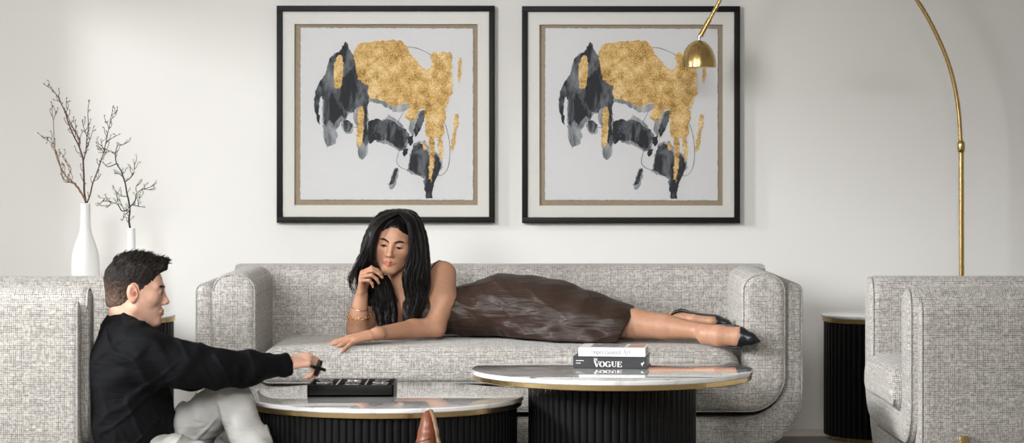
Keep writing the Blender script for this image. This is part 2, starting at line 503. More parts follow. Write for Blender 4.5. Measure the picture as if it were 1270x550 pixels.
t1 = thing('coffee_table', 'lower round marble coffee table with wide black reeded drum and brass rim', 'coffee table', ((477.5 - CX) * 7.99 / F, 7.99, 0), 0, 'nesting marble coffee tables')
make_table(t1, .475, .320, .452, 112)
t2 = thing('coffee_table', 'taller round marble coffee table on narrow black reeded pedestal, books on top', 'coffee table', ((759 - CX) * 8.0 / F, 8.0, 0), 0, 'nesting marble coffee tables')
make_table(t2, .482, .410, .287, 66)
s1 = thing('side_table', 'black reeded side table with marble top standing between sofa and right armchair', 'side table', ((1099 - CX) * 9.5 / F, 9.5, .0), 0, 'black reeded side tables')
make_table(s1, .262, .502, .252, 56, tt=.012, trim_r=.258, plinth=True)
s2 = thing('side_table', 'black reeded side table behind the man, carrying two white vases', 'side table', ((138 - CX) * 9.5 / F, 9.5, .0), 0, 'black reeded side tables')
make_table(s2, .262, .502, .252, 56, tt=.012, trim_r=.258, plinth=True)

# ------------------------------------------------------------------ framed pictures
ART_S = 1.0 / 1.8967 * WALL / F            # metres per traced unit
def U(x, y): return ((x - 282.5) * ART_S, -(y - 268.5) * ART_S)
def rough(poly, amp=1.6, step=4.0, seed=1):
    out = []; n = len(poly)
    for i in range(n):
        a, b = Vector(poly[i]), Vector(poly[(i + 1) % n]); L = (b - a).length; k = max(1, int(L / step))
        for j in range(k):
            p = a.lerp(b, j / k)
            q = noise.noise_vector(Vector((p.x * .13, p.y * .13, seed))) * amp * 1.3 + noise.noise_vector(Vector((p.x * .45, p.y * .45, seed + 5))) * amp
            out.append((p.x + q.x, p.y + q.y))
    return out
def sheet(mb, poly, y, t):
    """thin patch lying on the paper: outline in traced units, front face at -y"""
    pts = [U(x, yy) for x, yy in poly]
    from mathutils.geometry import delaunay_2d_cdt
    n = len(pts)
    r = delaunay_2d_cdt([Vector(p) for p in pts], [], [list(range(n))], 0, 1e-6)
    def inside(x, z):
        c = False
        for (ax, az), (bx, bz) in zip(pts, pts[1:] + pts[:1]):
            if (az > z) != (bz > z) and x < (bx - ax) * (z - az) / (bz - az) + ax: c = not c
        return c
    tri = [f for f in r[2] if inside(sum(r[0][k][0] for k in f) / 3, sum(r[0][k][1] for k in f) / 3)]
    m = len(r[0])
    V = [(v[0], y - t, v[1]) for v in r[0]] + [(x, y - t, z) for x, z in pts] + [(x, y, z) for x, z in pts]
    Fs = [tuple(f) for f in tri] + [(m + i, m + (i + 1) % n, m + n + (i + 1) % n, m + n + i) for i in range(n)]
    mb.add(V, Fs)
GOLD = [
 [(213,108),(222,103),(240,100),(262,97),(285,95),(305,94),(322,97),(330,108),(338,125),(350,140),(362,152),(375,165),(385,160),(390,150),(386,138),(391,125),(400,120),(410,125),(415,118),(424,125),(430,122),(438,128),(437,150),(436,175),(440,195),(436,205),(440,218),(432,230),(428,245),(420,255),(424,270),(418,290),(420,310),(412,325),(395,325),(380,322),(374,310),(376,290),(372,275),(375,258),(365,255),(358,262),(352,280),(340,285),(326,275),(332,260),(340,245),(330,240),(318,245),(305,250),(290,245),(275,238),(258,232),(245,228),(240,215),(240,200),(232,200),(225,190),(216,185),(212,165),(208,140),(206,125)],
 [(170,128),(178,130),(183,150),(182,175),(178,200),(172,210),(163,205),(159,185),(160,160),(164,140)],
 [(218,250),(228,250),(231,265),(229,290),(230,310),(228,335),(222,345),(215,340),(214,315),(217,290),(216,265)],
 [(452,138),(458,135),(462,150),(459,180),(454,198),(450,190),(452,165)],
 [(445,268),(452,268),(454,290),(448,310),(446,335),(438,356),(433,345),(437,325),(441,300)],
 [(384,318),(394,318),(397,350),(395,380),(392,410),(388,430),(384,420),(383,395),(386,365),(384,345)],
 [(404,318),(412,322),(416,340),(417,365),(412,378),(407,360),(404,340)],
 [(368,333),(376,335),(378,350),(370,352)],
]
INK = [
 [(188,97),(196,115),(203,125),(212,135),(216,165),(222,185),(232,190),(246,200),(243,230),(238,250),(230,255),(215,252),(205,262),(192,262),(186,280),(178,272),(165,285),(160,296),(150,280),(140,300),(135,270),(136,240),(130,225),(124,245),(126,270),(128,295),(122,285),(115,260),(113,235),(118,210),(128,190),(140,175),(147,155),(150,138),(160,128),(172,122),(180,110)],
 [(182,285),(195,282),(204,292),(200,308),(190,312),(182,303)],
 [(224,250),(238,250),(238,290),(240,330),(236,345),(228,330)],
 [(242,285),(262,278),(275,285),(285,278),(302,285),(312,295),(330,305),(332,325),(325,345),(312,350),(300,340),(285,330),(270,330),(255,328),(245,340),(238,330)],
 [(365,258),(374,258),(373,275),(366,295),(358,315),(350,322),(348,305),(355,285)],
 [(335,320),(346,318),(345,338),(338,345),(333,335)],
 [(326,350),(334,348),(333,362),(327,368),(322,360)],
 [(345,345),(360,335),(372,340),(380,355),(388,370),(398,360),(408,370),(412,390),(405,410),(395,430),(392,450),(390,467),(376,467),(373,445),(372,425),(375,412),(360,412),(345,405),(336,398),(338,380),(343,360)],
 [(304,398),(310,396),(308,413),(300,432),(294,436),(292,430),(298,412)],
 [(239,150),(243,152),(245,165),(243,178),(240,170)],
]
WASH = [
 [(150,138),(160,126),(172,120),(210,128),(222,150),(236,230),(230,256),(215,254),(206,264),(194,266),(187,284),(176,289),(166,304),(169,322),(161,337),(145,347),(137,330),(134,300),(132,270),(134,240),(140,175)],
 [(205,255),(240,248),(243,300),(242,335),(238,365),(226,374),(217,366),(214,340),(215,300),(207,285)],
 [(240,228),(262,232),(285,240),(305,250),(320,244),(340,240),(336,254),(318,266),(300,262),(275,246),(250,240),(235,240)],
 [(178,288),(192,284),(206,296),(203,312),(190,316),(180,306)],
 [(250,300),(290,270),(320,290),(338,318),(330,352),(312,356),(290,342),(262,334)],
 [(332,400),(338,372),(348,336),(372,330),(392,352),(416,372),(414,395),(398,420),(372,418),(344,410)],
 [(303,393),(312,392),(311,416),(303,440),(292,445),(289,432),(297,410)],
 [(356,258),(366,262),(352,300),(346,330),(336,300),(342,280)],
]
LINES = [[(330,110),(350,112),(372,120),(390,130)], [(412,276),(424,300),(432,340),(431,380),(424,402),(410,412),(398,410)],
         [(334,345),(318,346),(310,365),(308,382),(318,394),(334,400)], [(324,262),(316,276),(310,288)], [(196,298),(214,300),(226,312)]]
def make_picture(root):
    f = MB()
    x0, x1, y0, y1 = 27, 538, 14, 523; w = 13.5
    def bar(ax, ay, bx, by):
        (ux, uz), (vx, vz) = U(ax, ay), U(bx, by)
        f.box(((ux + vx) / 2, -.021, (uz + vz) / 2), (abs(vx - ux), .042, abs(vz - uz)))
    bar(x0, y0, x1, y0 + w); bar(x0, y1 - w, x1, y1); bar(x0, y0 + w, x0 + w, y1 - w); bar(x1 - w, y0 + w, x1, y1 - w)
    fr = f.build('frame', M['frame'], root, bevel=.0015)
    (ax, az), (bx, bz) = U(x0 + w, y0 + w), U(x1 - w, y1 - w)
    MB().box(((ax + bx) / 2, -.004, (az + bz) / 2), (bx - ax, .006, az - bz)).build('backing', M['backing'], root)
    m = MB(); wx0, wx1, wy0, wy1 = 68, 498, 57, 482
    def slab(a, b, c, d):
        (ux, uz), (vx, vz) = U(a, b), U(c, d)
        m.box(((ux + vx) / 2, -.026, (uz + vz) / 2), (vx - ux, .006, uz - vz))
    X0, X1, Y0, Y1 = x0 + w, x1 - w, y0 + w, y1 - w
    slab(X0, Y0, X1, wy0); slab(X0, wy1, X1, Y1); slab(X0, wy0, wx0, wy1); slab(wx1, wy0, X1, wy1)
    m.build('mat', M['mat'], root, 30)
    pm = MB(); sheet(pm, rough([(82, 65), (487, 67), (487, 470), (81, 469)], 1.0, 3.0, 3), -.012, .003)
    art = pm.build('art_paper', M['paper'], root, 30)
    ws = MB()
    for i, p in enumerate(WASH): sheet(ws, rough(p, 2.4, 4, 20 + i), -.0150 - .00004 * i, .0004)
    ws.build('pale_wash', M['ink_pale'], art, 30)
    iw = MB()
    for i, p in enumerate(INK): sheet(iw, rough(p, 2.2, 4, 40 + i), -.0156 - .00004 * i, .0005)
    iw.build('ink_wash', M['ink'], art, 30)
    ln = MB()
    for l in LINES:
        pts = [Vector((U(x, y)[0], -.0162, U(x, y)[1])) for x, y in spline(l, 8)]
        ln.tube(pts, [.0008 + .0009 * abs(noise.noise(p * 30)) for p in pts], 5)
    ln.build('ink_line', M['ink_line'], art, 180)
    gm = MB()
    for i, p in enumerate(GOLD): sheet(gm, rough(p, 2.6, 3.2, 60 + i), -.0168 - .0001 * i, .0015)
    gm.build('gold_leaf', M['gold'], art, 30)
    MB().box(((ax + bx) / 2, -.033, (az + bz) / 2), (bx - ax, .002, az - bz)).build('glass', M['glass'], root)
cx1, cz1 = P(479, 142, WALL).x, P(479, 142, WALL).z
pic = thing('framed_picture', 'left black framed abstract of gold leaf and ink, hanging above the woman', 'picture', (cx1, WALL, cz1), 0, 'pair of framed abstracts')
make_picture(pic)
dup(pic, (P(782, 142, WALL).x, WALL, P(782, 142.5, WALL).z), 0, 'right black framed abstract of gold leaf and ink, with the brass lamp shade before it', 'pair of framed abstracts')

# ------------------------------------------------------------------ arc lamp
LD = 9.45
lamp = thing('floor_lamp', 'tall brass arc floor lamp with small dome shade', 'lamp', (P(1193, 300, LD).x, LD, 0))
def L(px, py): 
    p = P(px, py, LD); return Vector((p.x - lamp.location.x, 0, p.z))
MB().lathe([(0, 0), (.15, 0), (.155, .005), (.155, .022), (.15, .028), (0, .028)], 64).build('base', M['brass'], lamp, 40)
MB().tube([Vector((0, 0, .02)), L(1192.2, 186)], .0105, 20).build('pole', M['brass'], lamp, 40)
MB().lathe([(.0095, -.025), (.014, -.02), (.0155, -.008), (.0155, .008), (.014, .018), (.0095, .024)], 24, c=L(1192, 182)).build('joint', M['brass'], lamp, 40)
ap = spline([L(1192, 182), L(1188, 130), L(1178, 84), L(1161, 42), L(1137, 0), L(1092, -56), L(1030, -98), L(970, -104), L(925, -62), L(893, 0), L(878, 28)], 10)
MB().tube([Vector(p) for p in ap], [.0088] * 40 + [.0078] * (len(ap) - 40), 14).build('arm', M['brass'], lamp, 180)
MB().tube([L(880, 24), L(868.5, 45)], .0105, 16).build('socket', M['brass'], lamp, 40)
MB().tube([L(867.5, 44), L(866.8, 53)], .006, 12).build('swivel', M['steel'], lamp, 40)
sc = L(866.5, 83); pr = []
RS, HS = 21.5 * LD / F, 33 * LD / F
for i in range(15):
    a = R(90 * i / 14); pr.append((RS * math.cos(a) if i < 14 else .0005, HS * (math.sin(a) ** 0.92)))
inn = [(max(r - .002, .0004), max(z - .002, 0)) for r, z in reversed(pr)]
pr = [(RS, -.002)] + pr
MB().lathe(pr + inn, 64, c=sc).build('lamp_shade', M['brass'], lamp, 60)

# ------------------------------------------------------------------ vases and branches
VD = 9.5; TZ = .502
sc_ = VD / F
def vase(name, label, px, prof):
    o = MB().lathe([(r, z) for r, z in prof], 48).build(name, M['ceramic'], None, 60)
    o.location = (P(px, 300, VD).x, VD, TZ)
    tag(o, label, 'vase', 'white bottle vases'); return o
hh = P(106, 252.5, VD).z - TZ
k = hh / .447
vp = [(0, 0), (.050, 0), (.054, .006), (.056, .06), (.056, .215), (.053, .245), (.041, .285), (.030, .315), (.0235, .335), (.0205, .36), (.0198, .40), (.0195, .44), (.0205, .4445), (.0185, .447), (.0165, .44), (.0165, .36), (.02, .33), (.04, .25), (.045, .1), (.04, .02), (0, .015)]
vase('bottle_vase', 'taller white ceramic bottle vase with bare brown twigs, left of the other', 106, [(r, z * k) for r, z in vp])
h2 = P(163, 283, VD).z - TZ
vp2 = [(0, 0), (.040, 0), (.045, .01), (.045, .12), (.040, .18), (.024, .235), (.0165, .265), (.0150, h2 - .006), (.0158, h2 - .002), (.0140, h2), (.0118, h2 - .006), (.0118, .27), (.02, .23), (.035, .17), (.035, .02), (0, .015)]
vase('bottle_vase', 'shorter white ceramic vase with budding branch, mostly behind the man\'s head', 163, vp2)

def branch(name, label, group, stems, mat, budmat, bud, base_px, base_z, thick=1.0, seed=1):
    """stems: list of (points (px,py,depth offset), r0, r1, material index)"""
    r = random.Random(seed)
    base = Vector((P(base_px, 300, VD).x, VD, base_z))
    root = thing(name, label, 'branch', base, 0, group)
    mb = MB(); bb = []
    for (pts, r0, r1, mi) in stems:
        sp = spline([(*(P(a, b, VD + c) - base),) for a, b, c in pts], 5)
        n = len(sp)
        extra = []
        q = [Vector(p) + Vector(noise.noise_vector(Vector(p) * 25 + Vector((seed, 0, 0)))) * .0022 for p in sp]
        mb.tube(q, [(r0 + (r1 - r0) * i / (n - 1)) * thick for i in range(n)], 6, mi=mi)
        for i in range(3, n - 2, 3):                      # short crooked side twigs
            if r.random() < .62:
                d = (q[i + 1] - q[i]).normalized(); sd = Vector((r.choice((-1, 1)) * r.uniform(.5, 1), r.uniform(-.6, .6), r.uniform(.1, .9))).normalized()
                e1 = q[i] + (d * .5 + sd).normalized() * r.uniform(.010, .022); e2 = e1 + (d + sd * .4 + Vector((0, 0, .5))).normalized() * r.uniform(.008, .022)
                mb.tube([q[i], e1, e2], [.0013 * thick, .0011 * thick, .0008 * thick], 5, mi=mi); extra.append(e2)
        tips = [q[-1]] + extra +  [q[i] for i in range(4, n - 1, 4) if r.random() < .55]
        for t in tips:
            endp = t is q[-1] or any(t is x for x in extra)
            d = Vector((r.uniform(-1, 1), r.uniform(-1, 1), r.uniform(.2, 1))).normalized()
            e = t if endp else t + d * bud * 1.6
            if not endp: mb.tube([t, e], .0009 * thick, 4, mi=mi)
            bb.append(MB().tube([e, e + d * bud * .4, e + d * bud, e + d * bud * 1.5], [bud * .14, bud * .40, bud * .32, bud * .03], 6))
    mb.build('twigs', mat, root, 180); 
    for b in bb: b.build('bud', budmat, root, 180)
    return root
bz = P(106, 258, VD).z
B2 = [M['bark'], M['bark_ochre']]
branch('dry_branch', 'leftmost bare ochre twig curving up from the taller vase', 'bare twigs in the taller vase', [
 ([(106,250,0),(100,238,-.01),(92,228,-.02),(82,219,-.02),(74,205,-.02),(69,190,-.03),(67,172,-.03),(66,150,-.02),(64,128,-.02)], .0030, .0010, 1),
 ([(92,228,-.02),(80,223,.01),(76,212,.02),(72,196,.02),(68,184,.02),(62,176,.01),(52,170,0)], .0020, .0009, 1),
 ([(84,221,-.02),(88,210,.02),(82,199,.02),(73,186,.02)], .0016, .0008, 1),
 ([(68,180,-.02),(61,170,-.02),(58,178,-.02)], .0012, .0007, 0),
 ([(90,226,-.02),(80,226,-.04),(76,217,-.05)], .0012, .0007, 0),
 ([(66,150,-.02),(69,140,-.02),(66,132,-.02)], .0012, .0007, 1),
], B2, M['seed'], .006, 106, bz, 1.25, 1)
branch('dry_branch', 'tall central bare brown twig forking towards the top left of the wall', 'bare twigs in the taller vase', [
 ([(106,252,.01),(105,240,.01),(104,222,.01),(103,200,.01),(99,184,.01),(93,172,.02),(86,156,.02),(81,140,.02),(75,126,.02),(66,113,.02),(54,104,.02)], .0034, .0010, 0),
 ([(99,182,.01),(97,170,.03),(90,158,.03),(84,144,.03),(77,130,.03),(73,120,.02)], .0020, .0010, 1),
 ([(103,200,.01),(106,188,-.02),(108,172,-.02),(110,156,-.02),(109,140,-.02),(111,125,-.02)], .0020, .0009, 0),
 ([(106,186,-.02),(112,172,-.03),(116,158,-.03)], .0014, .0007, 0),
 ([(108,170,-.02),(104,158,-.02),(102,150,-.02)], .0013, .0007, 0),
 ([(102,192,.01),(95,188,0),(93,182,0)], .0013, .0007, 0), ([(97,180,.01),(100,168,.02),(103,163,.02)], .0013, .0007, 0),
 ([(81,140,.02),(85,132,.02),(82,123,.02)], .0012, .0007, 0), ([(75,126,.02),(66,124,.02)], .0011, .0006, 0), ([(68,116,.02),(64,109,.02)], .0011, .0006, 0),
 ([(93,172,.02),(94,158,.03),(93,150,.03)], .0012, .0006, 0),
], B2, M['seed'], .006, 106.5, bz, 1.25, 2)
branch('dry_branch', 'bare twig leaning right from the taller vase towards the budding branch', 'bare twigs in the taller vase', [
 ([(108,252,-.01),(112,240,-.02),(116,225,-.03),(123,206,-.03),(128,190,-.03),(132,176,-.03),(135,160,-.03),(138,146,-.03),(140,132,-.03)], .0026, .0009, 0),
 ([(132,176,-.03),(140,171,-.03),(148,167,-.03)], .0014, .0007, 0),
 ([(128,190,-.03),(124,183,-.02),(122,186,-.02)], .0012, .0007, 0),
 ([(116,225,-.03),(122,221,-.04),(122,212,-.04)], .0012, .0007, 0),
 ([(137,150,-.03),(143,143,-.03),(145,138,-.03)], .0012, .0006, 0), ([(135,160,-.03),(133,152,-.03)], .0012, .0006, 0),
], B2, M['seed'], .006, 107, bz, 1.25, 3)
branch('budding_branch', 'dark crooked branch with pale buds in the shorter vase', None, [
 ([(162,284,0),(160,272,0),(161,258,0),(158,244,.01),(155,226,.01),(151,214,.01),(145,203,.01),(143,192,.02),(146,180,.02)], .0036, .0015, 0),
 ([(146,180,.02),(152,180,.02),(157,176,.02)], .0018, .0009, 0), ([(143,192,.02),(136,188,.03),(131,190,.03),(128,198,.03)], .0018, .0010, 0),
 ([(145,203,.01),(134,207,.01),(129,203,.01)], .0018, .0010, 0), ([(136,188,.02),(128,184,.02),(124,188,.02)], .0014, .0009, 0),
 ([(155,226,.01),(163,219,-.02),(167,208,-.02),(166,200,-.02)], .0022, .0011, 0), ([(155,222,.01),(148,216,.03),(142,216,.03)], .0016, .0010, 0),
 ([(158,244,.01),(150,243,.02),(144,238,.02),(140,233,.02)], .0016, .0010, 0),
 ([(160,262,0),(154,268,.02),(152,274,.02)], .0016, .0010, 0),
 ([(160,260,0),(152,262,-.02),(146,254,-.02),(138,251,-.02),(128,250,-.02),(121,256,-.02)], .0022, .0010, 0),
 ([(148,256,-.02),(143,248,-.02)], .0014, .0009, 0), ([(138,251,-.02),(133,258,-.02)], .0013, .0009, 0), ([(155,262,0),(150,252,.01),(148,244,.01)], .0015, .0009, 0),
 ([(160,258,0),(167,250,.01),(170,240,.01),(178,235,.01),(186,232,.01),(193,228,.01)], .0024, .0010, 0),
 ([(170,240,.01),(169,232,.02),(173,226,.02)], .0015, .0009, 0), ([(178,235,.01),(190,236,.02)], .0013, .0009, 0),
 ([(164,254,0),(172,256,.01),(180,257,.01)], .0016, .0009, 0), ([(172,256,.01),(171,247,.0),(175,245,0)], .0013, .0009, 0),
 ([(131,190,.03),(126,178,.03),(131,172,.03)], .0012, .0008, 0),
], [M['bark_dark']], M['bud'], .0105, 162, P(163, 290, VD).z, 1.15, 4)
# ------------------------------------------------------------------ books with hand-drawn serif lettering
def seg(mb, a, b, w, o, ux, uz, s, y=0):
    """one straight pen stroke in a letter cell; o origin, s cap height"""
    a, b = Vector(a), Vector(b); d = (b - a)
    L = d.length or 1; n = Vector((-d.y, d.x)) / L * w / 2
    q = [a + n, a - n, b - n, b + n]
    vs = [o + ux * (p.x * s) + uz * (p.y * s) for p in q]
    off = ux.cross(uz) * .0004
    vs2 = [v + off for v in vs]
    mb.add(vs + vs2, [(0, 1, 2, 3), (7, 6, 5, 4), (0, 4, 5, 1), (1, 5, 6, 2), (2, 6, 7, 3), (3, 7, 4, 0)])
def curve_(mb, cx, cy, rx, ry, a0, a1, wthick, wthin, o, ux, uz, s, n=18):
    prev = None
    for i in range(n + 1):
        a = R(a0 + (a1 - a0) * i / n); p = (cx + rx * math.cos(a), cy + ry * math.sin(a))
        if prev is not None:
            w = wthin + (wthick - wthin) * abs(math.cos(R(a0 + (a1 - a0) * (i - .5) / n))) ** 1.5
            seg(mb, prev, p, w, o, ux, uz, s)
        prev = p
def serif(mb, x, y, w, o, ux, uz, s, t=.05): seg(mb, (x - w / 2, y), (x + w / 2, y), t, o, ux, uz, s)
def letter(mb, ch, x, o, ux, uz, s, K=.2, T=.055):
    """draws ch with its left edge at x (in cap heights); returns its advance"""
    S = lambda a, b, w: seg(mb, (a[0] + x, a[1]), (b[0] + x, b[1]), w, o, ux, uz, s)
    C = lambda cx, cy, rx, ry, a0, a1, k=K, t=T: curve_(mb, cx + x, cy, rx, ry, a0, a1, k, t, o, ux, uz, s)
    Z = lambda xx, yy, w: serif(mb, xx + x, yy, w, o, ux, uz, s, T)
    if ch == 'V': S((.12, 1), (.45, 0), K); S((.45, 0), (.76, 1), T); Z(.13, .98, .36); Z(.76, .98, .28); return .86
    if ch == 'O': C(.45, .5, .36, .48, 0, 360); return .95
    if ch == 'G': C(.45, .5, .36, .48, 40, 330); S((.74, .04), (.74, .42), K); Z(.74, .42, .34); S((.72, .98), (.72, .72), T); return .98
    if ch == 'U': S((.2, .98), (.2, .3), K); C(.46, .3, .26, .27, 180, 360, T, T * 1.3); S((.72, .98), (.72, .3), T); Z(.2, .98, .36); Z(.72, .98, .26); return .92
    if ch == 'E': S((.2, .0), (.2, 1), K); Z(.4, .98, .72); Z(.4, .02, .72); Z(.38, .52, .4); S((.72, .98), (.72, .74), T * 1.4); S((.74, .02), (.74, .28), T * 1.4); S((.57, .4), (.57, .64), T); return .86
    if ch == 'I': S((.2, 0), (.2, 1), K); Z(.2, .98, .38); Z(.2, .02, .38); return .44
    if ch == 'N': S((.16, 0), (.16, 1), T); S((.14, 1), (.66, 0), K); S((.66, 0), (.66, 1), T); Z(.14, .98, .3); Z(.66, .98, .26); Z(.16, .02, .26); return .84
    if ch == 'A': S((.08, 0), (.38, 1), T); S((.38, 1), (.70, 0), K); S((.2, .34), (.56, .34), T); Z(.08, .02, .24); Z(.70, .02, .28); return .84
    if ch == 'm':
        for q in (.14, .44, .74): S((q, 0), (q, .6), K); Z(q, .02, .22)
        C(.29, .45, .15, .17, 0, 180, K, T); C(.59, .45, .15, .17, 0, 180, K, T); Z(.1, .6, .14); return .92
    if ch == 'p': S((.14, -.28), (.14, .62), K); Z(.14, -.28, .26); C(.33, .3, .2, .29, -160, 160); return .62
    if ch == 'r': S((.14, 0), (.14, .6), K); Z(.14, .02, .26); C(.32, .42, .16, .17, 60, 180, T, K); return .46
    if ch == 'e': C(.28, .3, .2, .29, 30, 320); S((.09, .34), (.46, .34), T); return .54
    if ch == 's': C(.24, .45, .14, .14, 30, 260, K, T * 1.5); C(.24, .16, .16, .15, -150, 90, K, T * 1.5); return .46
    if ch == 'i': S((.14, 0), (.14, .6), K); Z(.14, .02, .24); S((.09, .78), (.19, .78), .11); return .32
    if ch == 'o': C(.28, .3, .2, .29, 0, 360); return .56
    if ch == 'n': S((.14, 0), (.14, .6), K); C(.3, .42, .17, .18, 0, 180, K, T); S((.47, 0), (.47, .44), K); Z(.14, .02, .24); Z(.47, .02, .24); return .64
    if ch == 't': S((.16, .06), (.16, .82), K); Z(.18, .58, .32); C(.28, .12, .12, .11, 180, 320, K, T); return .42
    return .34
def words(mb, txt, o, ux, uz, s, K=.2, T=.055, fit=None):
    tmp = MB(); x = 0; adv = []
    for c in txt: adv.append(x); x += letter(tmp, c, 0, Vector(), Vector((1, 0, 0)), Vector((0, 0, 1)), 1, K, T)
    ux2 = ux * (fit / (x * s)) if fit else ux
    for c, a in zip(txt, adv): letter(mb, c, a, o, ux2, uz, s, K, T)

UX, UZ = Vector((1, 0, 0)), Vector((0, 0, 1))
TOP2 = .410
def make_book(root, w, d, h, cover, t=.0028):
    b = MB()                                             # front at local y=0 is the spine
    b.box((w / 2, d / 2, t / 2), (w, d, t)); b.box((w / 2, d / 2, h - t / 2), (w, d, t)); b.box((w / 2, t / 2, h / 2), (w, t, h - 2 * t))
    c = b.build('cover', cover, root, bevel=.0006, segs=1)
    MB().box((w / 2, d / 2, h / 2), (w - .008, d - .008, h - 2 * t)).build('pages', M['pages'], root)
    return c
bk1 = thing('book', 'thick black hardback lying under the white book on the taller table', 'book', P(711, 458, 7.99), R(-7), 'two stacked books')
bk1.location.z = TOP2
make_book(bk1, .252, .205, .0415, M['black_cover'])
t = MB(); sz = .0185
words(t, 'VOGUE', Vector((.0715, -.0004, .0065)), UX, UZ, sz, .24, .07, fit=.096)
words(t, 'IN', Vector((.0705, -.0004, .027)), UX, UZ, .0085, .2, .08, fit=.0125)
for (x, z, n) in ((.0105, .0272, 8), (.0105, .0185, 5)):
    for i in range(n): t.box((x + i * .0034, -.0002, z), (.0024, .0006, .0022 + .0006 * (i % 2)))
t.build('spine_lettering', M['white_ink'], bk1, 0)
e = MB()
e.tube([Vector((.2365, -.0003, .0125)), Vector((.2345, -.0003, .016)), Vector((.237, -.0003, .019)), Vector((.2405, -.0003, .0215)), Vector((.2405, -.0003, .0255))], [.0012, .0026, .0026, .0014, .0008], 6)
e.tube([Vector((.231, -.0003, .0185)), Vector((.236, -.0003, .0195))], [.0006, .0018], 6)
e.tube([Vector((.236, -.0003, .0135)), Vector((.236, -.0003, .009))], [.0008, .0006], 5)
for v in range(len(e.v)): e.v[v] = (e.v[v][0], -.0004 + (e.v[v][1] + .0003) * .1, e.v[v][2])
e.build('spine_emblem', M['white_ink'], bk1, 0)
o2 = Vector((bk1.location.x, bk1.location.y, TOP2 + .0417)) + Matrix.Rotation(R(-7), 3, 'Z') @ Vector((.0175, .004, 0))
bk2 = thing('book', 'white hardback with serif title lying on top of the black book', 'book', o2, R(-7.5), 'two stacked books')
make_book(bk2, .229, .19, .0295, M['white_cover'])
t = MB()
words(t, 'Impressionist Art', Vector((.0425, -.0004, .0085)), UX, UZ, .0150, .105, .05, fit=.136)
for x in (.0145, .0185, .2165): t.box((x, -.0002, .0145), (.0010, .0006, .016))
t.build('spine_lettering', M['grey_ink'], bk2, 0)
MB().box((.095, .105, .0297), (.115, .14, .0006)).build('cover_picture', M['cover_grey'], bk2)
MB().box((.193, .105, .0297), (.055, .14, .0006)).build('cover_patch', M['cover_coral'], bk2)

# ------------------------------------------------------------------ noughts-and-crosses tray
GX, GD, GZ = P(434.5, 480, 7.91).x, 7.91, .320
tray = thing('game_tray', 'black lacquer game tray with nine compartments on the lower table', 'game', (GX, GD, GZ))
W, D, H = .292, .245, .041
b = MB(); b.box((0, D / 2, .004), (W, D, .008))
for sx in (-1, 1): b.box((sx * (W / 2 - .003), D / 2, H / 2), (.006, D, H))
for y in (.003, D - .003): b.box((0, y, H / 2), (W, .006, H))
b.build('tray', M['lacquer'], tray, bevel=.001)
for sx in (-1, 1): MB().box((sx * W / 6, D / 2, .022), (.005, D - .014, .036)).build('divider', M['steel'], tray)
for y in (D / 3, 2 * D / 3): MB().box((0, y, .018), (W - .014, .004, .028)).build('crossbar', M['lacquer'], tray)
CX3 = [-W / 3, 0, W / 3]; CY3 = [D / 6, D / 2, 5 * D / 6]
def cross_mesh(name, parent, mat, s=.030, t=.011, h=.020):
    m = MB()
    for a in (45, -45): m.box((0, 0, h / 2), (2 * s, t, h), Matrix.Rotation(R(a), 3, 'Z'))
    return m.build(name, mat, parent, bevel=.0012)
def ring_mesh(name, parent, mat, s=.027, t=.010, h=.020):
    return MB().lathe([(s - t, 0), (s, 0), (s, h), (s - t, h), (s - t, 0)], 40).build(name, mat, parent, 40, bevel=None)
names = {(0, 1): 'middle of the left column', (0, 2): 'back of the left column', (1, 0): 'front of the middle column', (1, 1): 'centre compartment', (1, 2): 'back of the middle column',
         (2, 0): 'front of the right column', (2, 1): 'middle of the right column', (2, 2): 'back of the right column'}
for i, (key, where) in enumerate(names.items()):
    cross = (key[0] + key[1]) % 2 == 1
    o = (cross_mesh if cross else ring_mesh)('cross_piece' if cross else 'ring_piece', None, M['steel'])
    o.location = (GX + CX3[key[0]], GD + CY3[key[1]], GZ + .0095)
    if cross: o.rotation_euler = (0, 0, R(6 * (i - 3)))
    o.location.z += .010
    tag(o, 'silver %s game piece in the %s of the tray' % ('cross' if cross else 'ring', where), 'game piece', 'pieces in the game tray')
